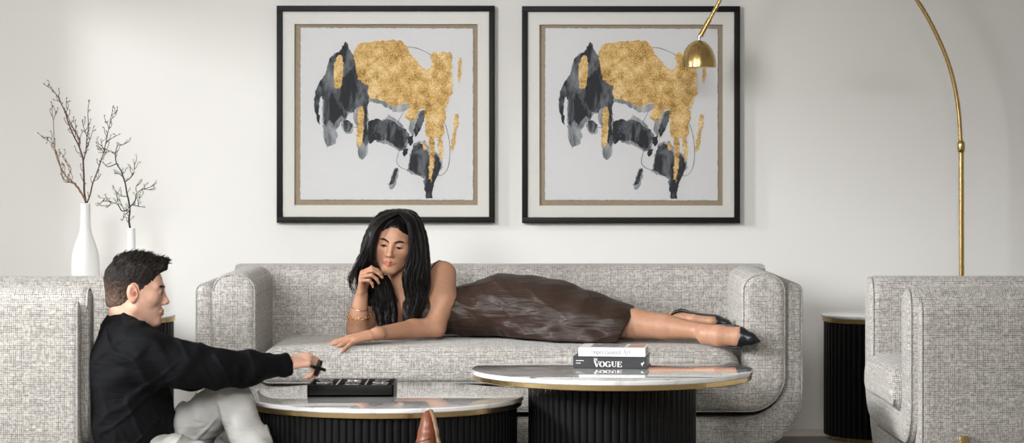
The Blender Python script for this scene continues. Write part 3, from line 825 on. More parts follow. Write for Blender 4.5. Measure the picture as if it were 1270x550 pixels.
# ------------------------------------------------------------------ implicit bodies, polygonised with surface nets
def V3(*a): return np.array(a, float)
class Field:
    def __init__(s, lo, hi, h, far=.08):
        s.lo = np.array(lo, float); s.h = h
        s.n = np.ceil((np.array(hi, float) - s.lo) / h).astype(int) + 1
        s.far = far
        s.d = np.full(s.n, far, np.float32)
    def block(s, lo, hi):
        i0 = np.clip(np.floor((np.array(lo) - s.lo) / s.h).astype(int), 0, s.n)
        i1 = np.clip(np.ceil((np.array(hi) - s.lo) / s.h).astype(int) + 1, 0, s.n)
        if (i1 <= i0).any(): return None
        sl = tuple(slice(a, b) for a, b in zip(i0, i1))
        ax = [s.lo[k] + s.h * np.arange(i0[k], i1[k]) for k in range(3)]
        X, Y, Z = np.meshgrid(*ax, indexing='ij')
        return sl, np.stack([X, Y, Z], -1).astype(np.float32)
    def put(s, f, lo, hi, k=.01, op='add'):
        m = max(k, 2 * s.h) + .004
        b = s.block(np.array(lo) - m, np.array(hi) + m)
        if b is None: return s
        sl, p = b; d = f(p).astype(np.float32); o = s.d[sl]
        if op == 'add':
            if k > 0:
                t = np.clip(k - np.abs(o - d), 0, None) / k
                s.d[sl] = np.minimum(o, d) - t * t * k * .25
            else: s.d[sl] = np.minimum(o, d)
        elif op == 'inter': s.d[sl] = np.maximum(o, -d)
        elif op == 'sub':
            d = -d
            if k > 0:
                t = np.clip(k - np.abs(o - d), 0, None) / k
                s.d[sl] = np.maximum(o, d) + t * t * k * .25
            else: s.d[sl] = np.maximum(o, d)
        return s
    def capsule(s, a, b, ra, rb=None, k=.01, op='add'):
        rb = ra if rb is None else rb
        a, b = np.array(a, float), np.array(b, float); ab = b - a; L = max(ab @ ab, 1e-12); r = max(ra, rb)
        def f(p):
            t = np.clip(((p - a) @ ab) / L, 0, 1)
            return np.linalg.norm(p - a - t[..., None] * ab, axis=-1) - (ra + (rb - ra) * t)
        return s.put(f, np.minimum(a, b) - r, np.maximum(a, b) + r, k, op)
    def chain(s, pts, rs, k=.01, op='add'):
        for i in range(len(pts) - 1): s.capsule(pts[i], pts[i + 1], rs[i], rs[i + 1], k, op)
        return s
    def ell(s, c, r, rot=None, k=.01, op='add'):
        """ellipsoid; rot: 3x3 whose COLUMNS are the local axes in world space"""
        c = np.array(c, float); r = np.array(r, float); Rm = np.eye(3) if rot is None else np.array(rot, float)
        def f(p):
            q = (p - c) @ Rm
            k0 = np.linalg.norm(q / r, axis=-1); k1 = np.linalg.norm(q / (r * r), axis=-1)
            return np.where(k1 > 1e-9, k0 * (k0 - 1) / np.maximum(k1, 1e-9), -r.min())
        R_ = r.max()
        return s.put(f, c - R_, c + R_, k, op)
    def oval(s, a, b, wa, wb, side, k=.01, op='add'):
        """tapered segment with an oval section: w = (half width along side, half depth across it)"""
        a, b = np.array(a, float), np.array(b, float); ab = b - a; L = np.linalg.norm(ab); t = ab / L
        u = np.array(side, float); u = u - t * (u @ t); u /= np.linalg.norm(u); v = np.cross(t, u)
        def f(p):
            q = p - a; z = q @ t; tt = np.clip(z / L, 0, 1)
            x, y = q @ u, q @ v
            A = wa[0] + (wb[0] - wa[0]) * tt; B = wa[1] + (wb[1] - wa[1]) * tt
            e = z - tt * L; m = np.minimum(A, B)
            k0 = np.sqrt((x / A) ** 2 + (y / B) ** 2 + (e / m) ** 2); k1 = np.sqrt((x / A ** 2) ** 2 + (y / B ** 2) ** 2 + (e / m ** 2) ** 2)
            return np.where(k1 > 1e-9, k0 * (k0 - 1) / np.maximum(k1, 1e-9), -m)
        r = max(*wa, *wb)
        return s.put(f, np.minimum(a, b) - r, np.maximum(a, b) + r, k, op)
    def loft(s, st, k=.01, op='add'):
        """st: list of (point, half width, half depth, side vector)"""
        for i in range(len(st) - 1):
            p, q = st[i], st[i + 1]
            sd = (np.array(p[3], float) + np.array(q[3], float)) / 2
            s.oval(p[0], q[0], (p[1], p[2]), (q[1], q[2]), sd, k, op)
        return s
    def half(s, c, n, op='sub', k=.0):
        """cut everything on the +n side of a plane"""
        c = np.array(c, float); n = np.array(n, float); n /= np.linalg.norm(n)
        hi = s.lo + s.h * s.n
        return s.put(lambda p: -((p - c) @ n), s.lo, hi, k, op)
    def warp(s, fn, lo=None, hi=None):
        """add fn(p) metres to the field near its surface: folds and creases"""
        hi_ = s.lo + s.h * s.n
        sl, p = s.block(s.lo if lo is None else lo, hi_ if hi is None else hi)
        o = s.d[sl]; m = np.abs(o) < .03
        o[m] += fn(p[m]).astype(np.float32); s.d[sl] = o
        return s
    def sample(s, p):
        q = (np.asarray(p, float) - s.lo) / s.h
        i = np.clip(np.floor(q).astype(int), 0, s.n - 2); f = q - i
        out = 0
        for dx in (0, 1):
            for dy in (0, 1):
                for dz in (0, 1):
                    w = (f[..., 0] if dx else 1 - f[..., 0]) * (f[..., 1] if dy else 1 - f[..., 1]) * (f[..., 2] if dz else 1 - f[..., 2])
                    out = out + w * s.d[i[..., 0] + dx, i[..., 1] + dy, i[..., 2] + dz]
        return out
    def hit(s, o, d, tmax=.3):
        """march from o along d to the surface"""
        o = np.array(o, float); d = np.array(d, float); d /= np.linalg.norm(d); t = 0
        for _ in range(400):
            v = float(s.sample(o + d * t))
            if v < .0002: break
            t += max(v * .6, .0004)
            if t > tmax: return None
        return o + d * t
    def mesh(s, name, smooth=1):
        d = s.d; n = s.n; ins = d < 0
        d = np.where(d == 0, 1e-6, d)
        ins[0], ins[-1], ins[:, 0], ins[:, -1], ins[:, :, 0], ins[:, :, -1] = False, False, False, False, False, False
        d = np.where(ins, np.minimum(d, -1e-6), np.maximum(d, 1e-6))
        cs = np.zeros(n - 1, np.int8)
        for a in (0, 1):
            for b in (0, 1):
                for c in (0, 1): cs += ins[a:n[0] - 1 + a, b:n[1] - 1 + b, c:n[2] - 1 + c]
        act = (cs > 0) & (cs < 8)
        I = np.argwhere(act); idx = np.full(n - 1, -1, np.int32); idx[act] = np.arange(len(I))
        acc = np.zeros((len(I), 3)); cnt = np.zeros(len(I))
        cor = [(a, b, c) for a in (0, 1) for b in (0, 1) for c in (0, 1)]
        val = {c: d[I[:, 0] + c[0], I[:, 1] + c[1], I[:, 2] + c[2]] for c in cor}
        for ax in range(3):
            for c in cor:
                if c[ax]: continue
                e = list(c); e[ax] = 1; e = tuple(e)
                va, vb = val[c], val[e]; m = (va < 0) != (vb < 0)
                t = va[m] / (va[m] - vb[m]); q = np.tile(np.array(c, float), (m.sum(), 1)); q[:, ax] += t
                acc[m] += q; cnt[m] += 1
        P_ = s.lo + (I + acc / np.maximum(cnt, 1)[:, None]) * s.h
        quads = []
        for ax in range(3):
            o1, o2 = (ax + 1) % 3, (ax + 2) % 3
            sl0 = [slice(1, -1)] * 3; sl1 = [slice(1, -1)] * 3
            sl0[ax] = slice(0, n[ax] - 1); sl1[ax] = slice(1, n[ax])
            A, B = ins[tuple(sl0)], ins[tuple(sl1)]
            for flip, mk in ((False, A & ~B), (True, ~A & B)):
                e = np.argwhere(mk)
                if not len(e): continue
                off = np.ones(3, int); off[ax] = 0; e = e + off
                def cell(da, db):
                    q = e.copy(); q[:, o1] -= da; q[:, o2] -= db
                    return idx[q[:, 0], q[:, 1], q[:, 2]]
                qd = np.stack([cell(1, 1), cell(0, 1), cell(0, 0), cell(1, 0)], 1)
                if flip: qd = qd[:, ::-1]
                quads.append(qd)
        Q = np.concatenate(quads); Q = Q[(Q >= 0).all(1)]
        # keep the largest connected body only
        nv = len(P_); lab = np.arange(nv)
        E = np.concatenate([Q[:, [0, 1]], Q[:, [1, 2]], Q[:, [2, 3]], Q[:, [3, 0]]])
        while True:
            m = np.minimum(lab[E[:, 0]], lab[E[:, 1]])
            l2 = lab.copy(); np.minimum.at(l2, E[:, 0], m); np.minimum.at(l2, E[:, 1], m); l2 = l2[l2]
            if (l2 == lab).all(): break
            lab = l2
        u, c = np.unique(lab, return_counts=True)
        s.bodies = sorted(c.tolist(), reverse=True)[:4]
        keep = lab == u[c.argmax()]
        Q = Q[keep[Q[:, 0]]]; new = np.cumsum(keep) - 1; P_ = P_[keep]; Q = new[Q]
        E = np.concatenate([Q[:, [0, 1]], Q[:, [1, 2]], Q[:, [2, 3]], Q[:, [3, 0]]])
        for _ in range(smooth):
            sm = np.zeros_like(P_); cn = np.zeros(len(P_))
            for a, b in ((0, 1), (1, 0)):
                for k in range(3): sm[:, k] += np.bincount(E[:, a], P_[E[:, b], k], len(P_))
                cn += np.bincount(E[:, a], minlength=len(P_))
            P_ = P_ + .5 * (sm / np.maximum(cn, 1)[:, None] - P_)
        me = bpy.data.meshes.new(name)
        me.vertices.add(len(P_)); me.vertices.foreach_set('co', P_.astype(np.float32).ravel())
        me.loops.add(Q.size); me.loops.foreach_set('vertex_index', Q.astype(np.int32).ravel())
        me.polygons.add(len(Q)); me.polygons.foreach_set('loop_start', np.arange(0, Q.size, 4, dtype=np.int32))
        me.update(calc_edges=True); me.validate()
        me.polygons.foreach_set('use_smooth', [True] * len(me.polygons))
        return me
def place_mesh(me, name, mat, parent, paint=None):
    """world-space mesh under a thing; paint: fn(points) -> rgb tint"""
    top = parent
    while top.parent: top = top.parent
    off = np.array(top.location, float)
    n = len(me.vertices); co = np.empty(n * 3, np.float32); me.vertices.foreach_get('co', co); co = co.reshape(-1, 3)
    if paint is not None:
        a = me.color_attributes.new('tint', 'FLOAT_COLOR', 'POINT')
        c = np.ones((n, 4), np.float32); c[:, :3] = paint(co.astype(float)); a.data.foreach_set('color', c.ravel())
    me.vertices.foreach_set('co', (co - off).astype(np.float32).ravel()); me.update()
    me.materials.append(mat)
    return link(bpy.data.objects.new(name, me), parent)
def hash_noise(p, seed=0):
    """cheap smooth noise in numpy, roughly -1..1"""
    i = np.floor(p).astype(np.int64); f = p - i; f = f * f * (3 - 2 * f); out = 0
    for dx in (0, 1):
        for dy in (0, 1):
            for dz in (0, 1):
                a = (i[..., 0] + dx) * 374761393 + (i[..., 1] + dy) * 668265263 + (i[..., 2] + dz) * 2147483647 + seed * 974711
                a = (a ^ (a >> 13)) * 1274126177; a = (a ^ (a >> 16)) & 0xffff
                w = (f[..., 0] if dx else 1 - f[..., 0]) * (f[..., 1] if dy else 1 - f[..., 1]) * (f[..., 2] if dz else 1 - f[..., 2])
                out = out + w * (a / 32767.5 - 1)
    return out
def blob(p, c, r):
    return np.exp(-(((p - np.array(c)) / np.array(r)) ** 2).sum(-1))
def unit(v): v = np.array(v, float); return v / np.linalg.norm(v)
def frame(fwd, up):
    """columns: left (+X), forward (+Y), up (+Z) of a head facing fwd"""
    f = unit(fwd); u = np.array(up, float); u = unit(u - f * (u @ f)); l = np.cross(f, u)   # right-hand side of the viewer = -left
    return np.stack([l, f, u], 1)

# ------------------------------------------------------------------ head and hand, in their own axes
def head(fd, c, Rm, sc, man):
    """x to the person's right-hand side of Rm, y out of the face, z up; metres for a 0.23 m head times sc"""
    W = lambda x, y, z: np.array(c) + Rm @ (np.array((x, y, z)) * sc)
    def E(x, y, z, rx, ry, rz, k=.01, op='add', tilt=0):
        T = np.array(Matrix.Rotation(R(tilt), 3, 'X'))
        fd.ell(W(x, y, z), np.array((rx, ry, rz)) * sc, Rm @ T, k * sc, op)
    def Cp(a, b, ra, rb, k=.008, op='add'): fd.capsule(W(*a), W(*b), ra * sc, rb * sc, k * sc, op)
    E(0, -.012, .035, .072, .094, .080, .02)
    E(0, .030, -.015, .060, .060, .085, .03)
    if not man: E(0, .028, -.02, .066, .058, .080, .03)
    jw = .054 if man else .052
    for s in (-1, 1):
        Cp((s * jw, .004, -.058), (s * .020, .074, -.098), .020, .014, .035)
        E(s * (.043 if man else .046), .055, -.018, .020, .022, .022, .025)
        Cp((s * .046, .066, .022), (s * .010, .084, .020), .010 if man else .007, .010 if man else .007, .014)
    E(0, .078, -.098, .019, .016, .016, .02)
    E(0, .066, -.062, .034, .025, .032, .02)
    for s in (-1, 1): E(s * .031, .096, .003, .019, .016, .013, .014, 'sub')
    nd = .0035 if man else 0.0
    Cp((0, .085, .014), (0, .109 - nd, -.025), .0065, .0090, .012)
    E(0, .110 - nd, -.030, .0105, .0105, .0092, .008)
    for s in (-1, 1): E(s * .0115, .097, -.034, .0075, .010, .0075, .008)
    for s in (-1, 1): E(s * .006, .106, -.040, .003, .004, .003, .002, 'sub')
    lw = .023 if man else .0235
    for s in (-1, 1):
        Cp((0, .0965, -.0585), (s * lw, .0915, -.0630), .0066 if not man else .0056, .0022, .005)
        Cp((0, .0955, -.0705), (s * lw, .0915, -.0645), .0086 if not man else .0072, .0022, .005)
    Cp((-.021, .098, -.0637), (.021, .098, -.0637), .0020, .0018, .003, 'sub')
    # eyelids: a bulge in the socket over the eyeball
    for s in (-1, 1): E(s * .031, .078, .003, .0150, .0125, .0125, .006)
    for s in (-1, 1):
        E(s * .0755, -.010, -.006, .0095, .019, .031, .006, 'add', 12)
        E(s * .0880, -.006, -.001, .0115, .0120, .0215, .003, 'sub', 12); E(s * .080, .000, -.008, .014, .0055, .0085, .002, 'sub')
        E(s * .076, -.006, -.030, .006, .008, .009, .006)
    return W

def hand(fd, w, x, dorsal, side, curl, splay, thumb, sc=1.0, k=.004, palm_k=.012):
    """w wrist centre, x along the palm, dorsal the back of the hand, side +1 when the thumb is at x cross dorsal.
    curl: per finger (index..little) three bends in degrees; splay in degrees; thumb: (out, down, bend, bend)"""
    x = unit(x); z = np.array(dorsal, float); z = unit(z - x * (z @ x)); y = np.cross(z, x) * side * -1
    w = np.array(w, float)
    G = lambda a, b, c: w + (x * a + y * b + z * c) * sc
    rot = np.stack([x, y, z], 1)
    fd.oval(G(-.012, 0, 0), G(.030, .001, 0), (.025 * sc, .018 * sc), (.033 * sc, .0155 * sc), y, palm_k)
    fd.oval(G(.030, .001, 0), G(.082, .000, .002), (.033 * sc, .0150 * sc), (.037 * sc, .0110 * sc), y, palm_k)
    base = [(.092, .027), (.096, .0095), (.091, -.009), (.083, -.0265)]
    leng = [(.043, .026, .021), (.047, .030, .022), (.043, .028, .021), (.033, .021, .019)]
    rad = [(.0092, .0082, .0074, .0060), (.0094, .0084, .0076, .0062), (.0090, .0080, .0072, .0058), (.0080, .0070, .0063, .0052)]
    tips = []
    for i in range(4):
        a = R(splay[i]); d = x * math.cos(a) + y * math.sin(a); p = G(base[i][0], base[i][1], .002)
        ax = np.cross(d, z)
        fd.capsule(G(.045, base[i][1] * .7, .002), p, .0105 * sc, rad[i][0] * 1.08 * sc, .008)
        th = 0
        for j in range(3):
            th += R(curl[i][j]); dd = d * math.cos(th) - z * math.sin(th)
            q = p + dd * leng[i][j] * sc
            fd.capsule(p, q, rad[i][j] * sc, rad[i][j + 1] * sc, k)
            p = q
        tips.append((p, dd, d * math.sin(th) + z * math.cos(th)))
    out, down, b1, b2 = thumb
    p = G(.022, .022, -.006)
    a = R(out); d = unit(x * math.cos(a) + y * math.sin(a) - z * math.sin(R(down)))
    m = unit(np.cross(y, x)) * 1.0
    q = p + d * .040 * sc; fd.capsule(p, q, .0150 * sc, .0110 * sc, .010)
    inw = unit(x - d * (x @ d)) if abs(x @ d) < .99 else -z
    d1 = unit(d * math.cos(R(b1)) + inw * math.sin(R(b1))); r_ = q + d1 * .032 * sc; fd.capsule(q, r_, .0105 * sc, .0095 * sc, .006)
    d2 = unit(d1 * math.cos(R(b2)) + inw * math.sin(R(b2))); t = r_ + d2 * .026 * sc; fd.capsule(r_, t, .0095 * sc, .0070 * sc, .005)
    tips.append((t, d2, y))
    return tips

def skin(name, col, rough=.45):
    m, nt, b = material(name)
    at = N(nt, 'ShaderNodeVertexColor'); at.layer_name = 'tint'
    tc = N(nt, 'ShaderNodeTexCoord'); nz = N(nt, 'ShaderNodeTexNoise', Scale=60.0, Detail=4.0)
    nt.links.new(tc.outputs['Object'], nz.inputs['Vector'])
    mx = N(nt, 'ShaderNodeMix'); mx.data_type = 'RGBA'; mx.blend_type = 'MULTIPLY'; mx.inputs[0].default_value = 1.0
    nt.links.new(ramp(nt, nz.outputs[0], [(.3, tuple(c * .93 for c in col)), (.7, tuple(c * 1.05 for c in col))]), mx.inputs[6])
    nt.links.new(at.outputs[0], mx.inputs[7]); nt.links.new(mx.outputs[2], b.inputs['Base Color'])
    b.inputs['Roughness'].default_value = rough; b.inputs['Specular IOR Level'].default_value = .35
    b.inputs['Subsurface Weight'].default_value = .18; b.inputs['Subsurface Radius'].default_value = (.010, .004, .002); b.inputs['Subsurface Scale'].default_value = 1.0
    return m
def cloth(name, col, rough, sheen=.0, spec=.3, scale=500, bstr=.1, aniso=0.0):
    m, nt, b = material(name)
    tc = N(nt, 'ShaderNodeTexCoord'); nz = N(nt, 'ShaderNodeTexNoise', Scale=float(scale), Detail=2.0); n2 = N(nt, 'ShaderNodeTexNoise', Scale=9.0, Detail=4.0)
    for n in (nz, n2): nt.links.new(tc.outputs['Object'], n.inputs['Vector'])
    nt.links.new(ramp(nt, n2.outputs[0], [(.3, tuple(c * .94 for c in col)), (.7, tuple(c * 1.06 for c in col))]), b.inputs['Base Color'])
    b.inputs['Roughness'].default_value = rough; b.inputs['Specular IOR Level'].default_value = spec
    b.inputs['Sheen Weight'].default_value = sheen
    bump(nt, b, nz.outputs[0], bstr, .001)
    return m
def hair_mat(name, col, rough=.34, tinted=False):
    m, nt, b = material(name)
    tc = N(nt, 'ShaderNodeTexCoord'); nz = N(nt, 'ShaderNodeTexNoise', Scale=130.0, Detail=3.0)
    nt.links.new(tc.outputs['Object'], nz.inputs['Vector'])
    c = ramp(nt, nz.outputs[0], [(.35, tuple(v * .65 for v in col)), (.7, tuple(v * 1.5 for v in col))])
    if tinted:
        at = N(nt, 'ShaderNodeVertexColor'); at.layer_name = 'tint'
        mx = N(nt, 'ShaderNodeMix'); mx.data_type = 'RGBA'; mx.blend_type = 'MULTIPLY'; mx.inputs[0].default_value = 1.0
        nt.links.new(c, mx.inputs[6]); nt.links.new(at.outputs[0], mx.inputs[7]); c = mx.outputs[2]
    nt.links.new(c, b.inputs['Base Color'])
    b.inputs['Roughness'].default_value = rough; b.inputs['Specular IOR Level'].default_value = .2
    return m
M['skin_woman'] = skin('warm_tan_skin', (.445, .235, .147))
M['skin_man'] = skin('light_skin', (.54, .315, .225))
M['hair_black'] = hair_mat('black_hair', (.0045, .0036, .0032), .42)
M['hair_brown'] = hair_mat('dark_brown_hair', (.011, .008, .0065), .75, True)
M['satin'] = cloth('brown_satin', (.032, .0175, .0120), .46, .0, .30, 700, .06)
def creases(m, sx, sy, sz, rot, strength, dist):
    nt = m.node_tree; b = nt.nodes['Principled BSDF']; old = b.inputs['Normal'].links[0].from_node
    tc = N(nt, 'ShaderNodeTexCoord'); mp = N(nt, 'ShaderNodeMapping'); mp.inputs['Scale'].default_value = (sx, sy, sz); mp.inputs['Rotation'].default_value = (0, R(rot), 0)
    nz = N(nt, 'ShaderNodeTexNoise', Scale=1.0, Detail=3.0, Roughness=.5, Distortion=.8)
    nt.links.new(tc.outputs['Object'], mp.inputs[0]); nt.links.new(mp.outputs[0], nz.inputs['Vector'])
    bm_ = N(nt, 'ShaderNodeBump'); bm_.inputs['Strength'].default_value = strength; bm_.inputs['Distance'].default_value = dist
    nt.links.new(nz.outputs[0], bm_.inputs['Height']); nt.links.new(old.outputs[0], bm_.inputs['Normal']); nt.links.new(bm_.outputs[0], b.inputs['Normal'])
creases(M['satin'], 5, 9, 30, 35, .55, .02)
M['shirt'] = cloth('black_cotton', (.0038, .004, .0048), .8, .0, .10, 700, .15)
M['collar'] = cloth('navy_black_collar', (.010, .012, .018), .75, .0, .2, 700, .15)
M['trousers'] = cloth('pale_grey_cotton', (.37, .36, .34), .85, .0, .2, 700, .15)
M['eye_white'] = simple('eye_white', (.62, .58, .55), .25)
M['iris'] = simple('dark_brown_iris', (.02, .011, .007), .15)
M['lash'] = simple('black_lash', (.008, .006, .005), .6)
M['shoe_black'] = simple('black_shoe_leather', (.010, .011, .013), .28, spec=.5)
M['shoe_brown'] = simple('brown_shoe_leather', (.155, .045, .020), .42, spec=.4, noise_amt=.25, noise_scale=25)
M['shoe_seam'] = simple('dark_seam_thread', (.07, .022, .012), .6)
M['shoe_sole'] = simple('tan_welt', (.20, .12, .07), .7)
M['shoe_lining'] = simple('nude_shoe_lining', (.46, .30, .21), .6)
M['gold_chain'] = brass('gold_chain', (.78, .52, .22), .2)
M['belt'] = simple('black_belt', (.012, .012, .012), .5)

creases(M['trousers'], 8, 12, 34, 45, .5, .012)
creases(M['shirt'], 6, 9, 26, 50, .5, .015)
# ------------------------------------------------------------------ the reclining woman
def A(px, py, d): return np.array(P(px, py, d))
def strands(mb, path, rad, n=5): mb.tube([Vector(p) for p in path], rad, n)
wm = thing('person', 'woman with long dark hair in brown satin dress lying along the sofa on her elbows', 'person', P(645, 418, 8.98))
wm.location.z = .446
WH = .003
fd = Field((-.76, 8.42, .395), (.93, 9.27, .975), WH)
hc = A(489, 300, 8.98); HR = frame((-.09, -.97, -.20), (.15, 0, .98)); HS_ = .95
Wd = head(fd, hc, HR, HS_, False)
for s in (-1, 1): fd.ell(Wd(s * .031, .0925, -.0035), np.array((.0142, .0075, .0040)) * HS_, HR, .003, 'sub')
chest = A(512, 377, 9.06)
fd.capsule(Wd(0, -.022, -.060), A(505, 366, 9.04), .046, .049, .02)
shl, shr = A(549, 341, 9.07), A(474, 372, 9.07)
fd.capsule(A(512, 360, 9.07), A(540, 345, 9.075), .050, .048, .03)
fd.capsule(A(504, 364, 9.07), shr, .050, .045, .03)
fd.ell(A(512, 382, 9.08), (.105, .10, .085), None, .03)
fd.loft([(A(525, 384, 9.08), .080, .105, (0, 0, 1)), (A(560, 386, 9.09), .078, .105, (0, 0, 1)), (A(600, 386, 9.08), .085, .11, (0, 0, 1)), (A(650, 386, 9.04), .100, .14, (0, 0, 1))], .03)
# left arm: shoulder, elbow on the seat, forearm across to the left
ell_ = A(539, 407, 8.93); wrl = A(467, 414.5, 8.725)
fd.chain([shl, A(548, 372, 9.0), ell_], [.054, .051, .041], .03)
fd.chain([ell_, A(512, 409, 8.88), wrl], [.041, .038, .0245], .015)
hand(fd, wrl, (-.88, -.34, -.20), (-.16, -.22, 1), 1, [(6, 10, 6), (6, 10, 6), (7, 10, 6), (8, 10, 6)], (14, 4, -9, -24), (38, 8, 5, 5), 1.1)
# right arm: elbow on the seat, forearm upright, loose fist at the cheek
elr = A(443, 407, 8.93); wrr = A(448.5, 366, 8.885)
fd.chain([shr, A(457, 392, 9.0), elr], [.045, .044, .040], .02)
fd.chain([elr, A(444, 393, 8.905), wrr], [.040, .036, .0235], .015)
hand(fd, wrr, (.06, -.45, .88), (-.98, .0, .12), -1, [(58, 50, 20), (66, 52, 22), (74, 55, 25), (82, 58, 28)], (4, 1, -3, -7), (30, 30, 20, 20), .92)
# legs
fd.chain([A(650, 386, 8.98), A(705, 392, 8.88), A(752, 400, 8.82)], [.088, .076, .058], .03)
fd.chain([A(752, 400, 8.82), A(790, 402, 8.80), A(825, 405.5, 8.76), A(866, 411, 8.69), A(880, 414, 8.645)], [.058, .055, .047, .0285, .031], .012)
fd.loft([(A(874, 416, 8.65), .036, .030, (0, 0, 1)), (A(892, 417, 8.612), .039, .028, (0, 0, 1)), (A(916, 418, 8.585), .034, .026, (0, 0, 1)), (A(929, 420.5, 8.572), .018, .016, (0, 0, 1))], .014)
fd.chain([A(650, 392, 9.08), A(700, 398, 9.03), A(748, 406, 8.99)], [.085, .074, .056], .03)
fd.chain([A(748, 406, 8.99), A(790, 408, 9.0), A(828, 401, 8.99), A(838, 396, 8.97)], [.054, .046, .030, .029], .012)
fd.loft([(A(837, 393.5, 8.965), .024, .026, (0, 0, 1)), (A(862, 396.5, 8.935), .025, .030, (0, 0, 1)), (A(884, 398.5, 8.912), .020, .030, (0, 0, 1)), (A(902, 401, 8.895), .009, .014, (0, 0, 1))], .014)
def seat_clip(p):
    y = p[..., 1] - SF; t = np.clip((y - .03) / .56, 0, 1)
    z = .432 + .0116 * (.4 + np.sin(math.pi * t) * (y > .03)) + .0015
    u = np.clip((.03 - y) / .06, 0, 1); z = z - .036 * (1 - np.sqrt(1 - u * u)) - (y < -.03) * .5
    return p[..., 2] - z
def on_seat(f): return f.put(seat_clip, f.lo, f.lo + f.h * f.n, 0, 'inter')
on_seat(fd)
wskin = fd
def loc_(p): return ((p - hc) @ HR) / HS_
def paint_w(p):
    q = loc_(p); c = np.ones((len(p), 3))
    lip = np.clip(blob(q, (0, .094, -.0648), (.0300, .02, .0105)) * 2.0 - .65, 0, 1)
    c = c * (1 - lip[:, None]) + lip[:, None] * np.array((.90, .36, .38))
    ch = sum(blob(q, (s * .042, .07, -.03), (.022, .03, .02)) for s in (-1, 1)) * .35
    c = c * (1 - ch[:, None]) + ch[:, None] * np.array((1.08, .86, .84)) * c
    return c
place_mesh(fd.mesh('body'), 'body', M['skin_woman'], wm, paint_w)
WOFF = Vector(wm.location)
def local(pts, off): return [Vector(p) - off for p in pts]
def face_curve(fd, Wf, Rm, pts, lift=.0004):
    """points (x, z) on the face projected along the facing direction"""
    out = []
    for (x, z) in pts:
        h = fd.hit(Wf(x, .16, z), -Rm[:, 1], .2)
        if h is not None: out.append(h + Rm[:, 1] * lift)
    return out
def eyes(root, fd, Wf, Rm, sc, off, down, brow_r, brow, lash):
    for s in (-1, 1):
        c = Vector(Wf(s * .031, .0765, .002)) - off; r = .0128 * sc
        mb = MB(); vs = []
        look = Vector(Rm @ unit((0, 1, down)))
        bmx = bmesh.new(); bmesh.ops.create_uvsphere(bmx, u_segments=24, v_segments=16, radius=r)
        q = Vector((0, 0, 1)).rotation_difference(look)
        for v in bmx.verts: v.co = q @ v.co + c
        for f in bmx.faces:
            f.material_index = 1 if ((f.calc_center_median() - c).normalized().dot(look) > .88) else 0
        me = bpy.data.meshes.new('eye'); bmx.to_mesh(me); bmx.free()
        me.materials.append(M['eye_white']); me.materials.append(M['iris']); finish(me, 180)
        link(bpy.data.objects.new('eye', me), root)
        b = face_curve(fd, Wf, Rm, [(s * x, z) for x, z in brow], .0006)
        n = len(b)
        MB().tube(local(b, off), [brow_r * (.55 + .75 * math.sin(math.pi * min(1, (i + 1.2) / n * .85))) for i in range(n)], 6).build('eyebrow', M['hair_black'], root, 180)
        if lash:
            e = face_curve(fd, Wf, Rm, [(s * x, z) for x, z in lash], .0016)
            MB().tube(local(e, off), [.0012 + .0010 * math.sin(math.pi * i / max(1, len(e) - 1)) for i in range(len(e))], 5).build('eyelash', M['lash'], root, 180)
browp = [(.012 + .036 * t, .0195 + .0075 * math.sin(math.pi * min(1, t * .80)) - .002 * t) for t in [i / 9 for i in range(10)]]
lashp = [(.0175 + .027 * t, -.0005 + .0045 * math.sin(math.pi * t) - .001 * t) for t in [i / 8 for i in range(9)]]
eyes(wm, fd, Wd, HR, HS_, WOFF, -.30, .0027, browp, lashp)

# dress: bodice, skirt and hem in one
dr = Field((-.42, 8.55, .39), (.62, 9.28, .75), .0035)
S_ = (0, 0, 1)
dr.loft([(A(512, 386, 9.045), .070, .112, S_), (A(535, 385, 9.07), .083, .118, S_), (A(562, 385, 9.085), .086, .120, S_), (A(592, 386, 9.07), .099, .13, S_), (A(624, 381, 9.05), .117, .15, S_),
         (A(656, 383, 9.02), .122, .17, S_), (A(692, 389, 8.96), .116, .16, S_), (A(730, 397, 8.90), .098, .15, S_), (A(765, 403, 8.87), .079, .14, S_), (A(812, 408, 8.85), .07, .13, S_)], .04)
for c in ((506, 389, 8.985), (529, 391, 8.985)): dr.ell(A(*c), (.048, .05, .05), None, .03)
dr.chain([A(640, 411, 8.90), A(690, 421, 8.80), A(735, 424, 8.755), A(775, 424, 8.76)], [.028, .026, .024, .022], .05)
def folds(p):
    x, y, z = p[:, 0], p[:, 1], p[:, 2]
    n = hash_noise(p * 7.0, 3) * .9 + hash_noise(p * 15.0, 5) * .35
    a = np.sin((x * .55 + z * 1.0) * 62 + n * 2.4) * .5 + np.sin((x * 1.1 - z * .55 - y * .3) * 38 + n * 3.0) * .6
    hipm = .25 + .75 * np.exp(-((x + .05) / .16) ** 2) + .6 * np.exp(-((x - .33) / .14) ** 2)
    crease = -np.abs(np.sin((x * .9 + z * .7) * 21 + n * 2.2)) ** 6
    def ridge(d1, f1, f2, sd):
        v = np.array((-d1[2], 0, d1[0])); q = np.stack([p @ np.array(d1) * f1, (p @ v) * f2, y * 5.0], 1)
        return np.exp(-(hash_noise(q + n[:, None] * .2, sd) / .22) ** 2)
    waist = np.exp(-((x + .10) / .16) ** 2); knee = np.exp(-((x - .25) / .17) ** 2)
    f = -.0060 * ridge((.80, 0, -.60), 4.5, 19, 11) * (waist + .75 * knee) - .0045 * ridge((.97, 0, .22), 4, 22, 12) * (.3 + .6 * waist)
    return f + .0022 * hash_noise(p * 9.0, 9) - .0022 * ridge((.70, 0, -.71), 7, 40, 13) * (.25 + waist) + .003
dr.warp(folds)
on_seat(dr)
dr.half(A(519, 350, 9.05), (-.80, .0, .62), k=.003)
hemn = (.87, 0, -.49)
dr.half(A(781, 390, 8.87), hemn, k=.004)
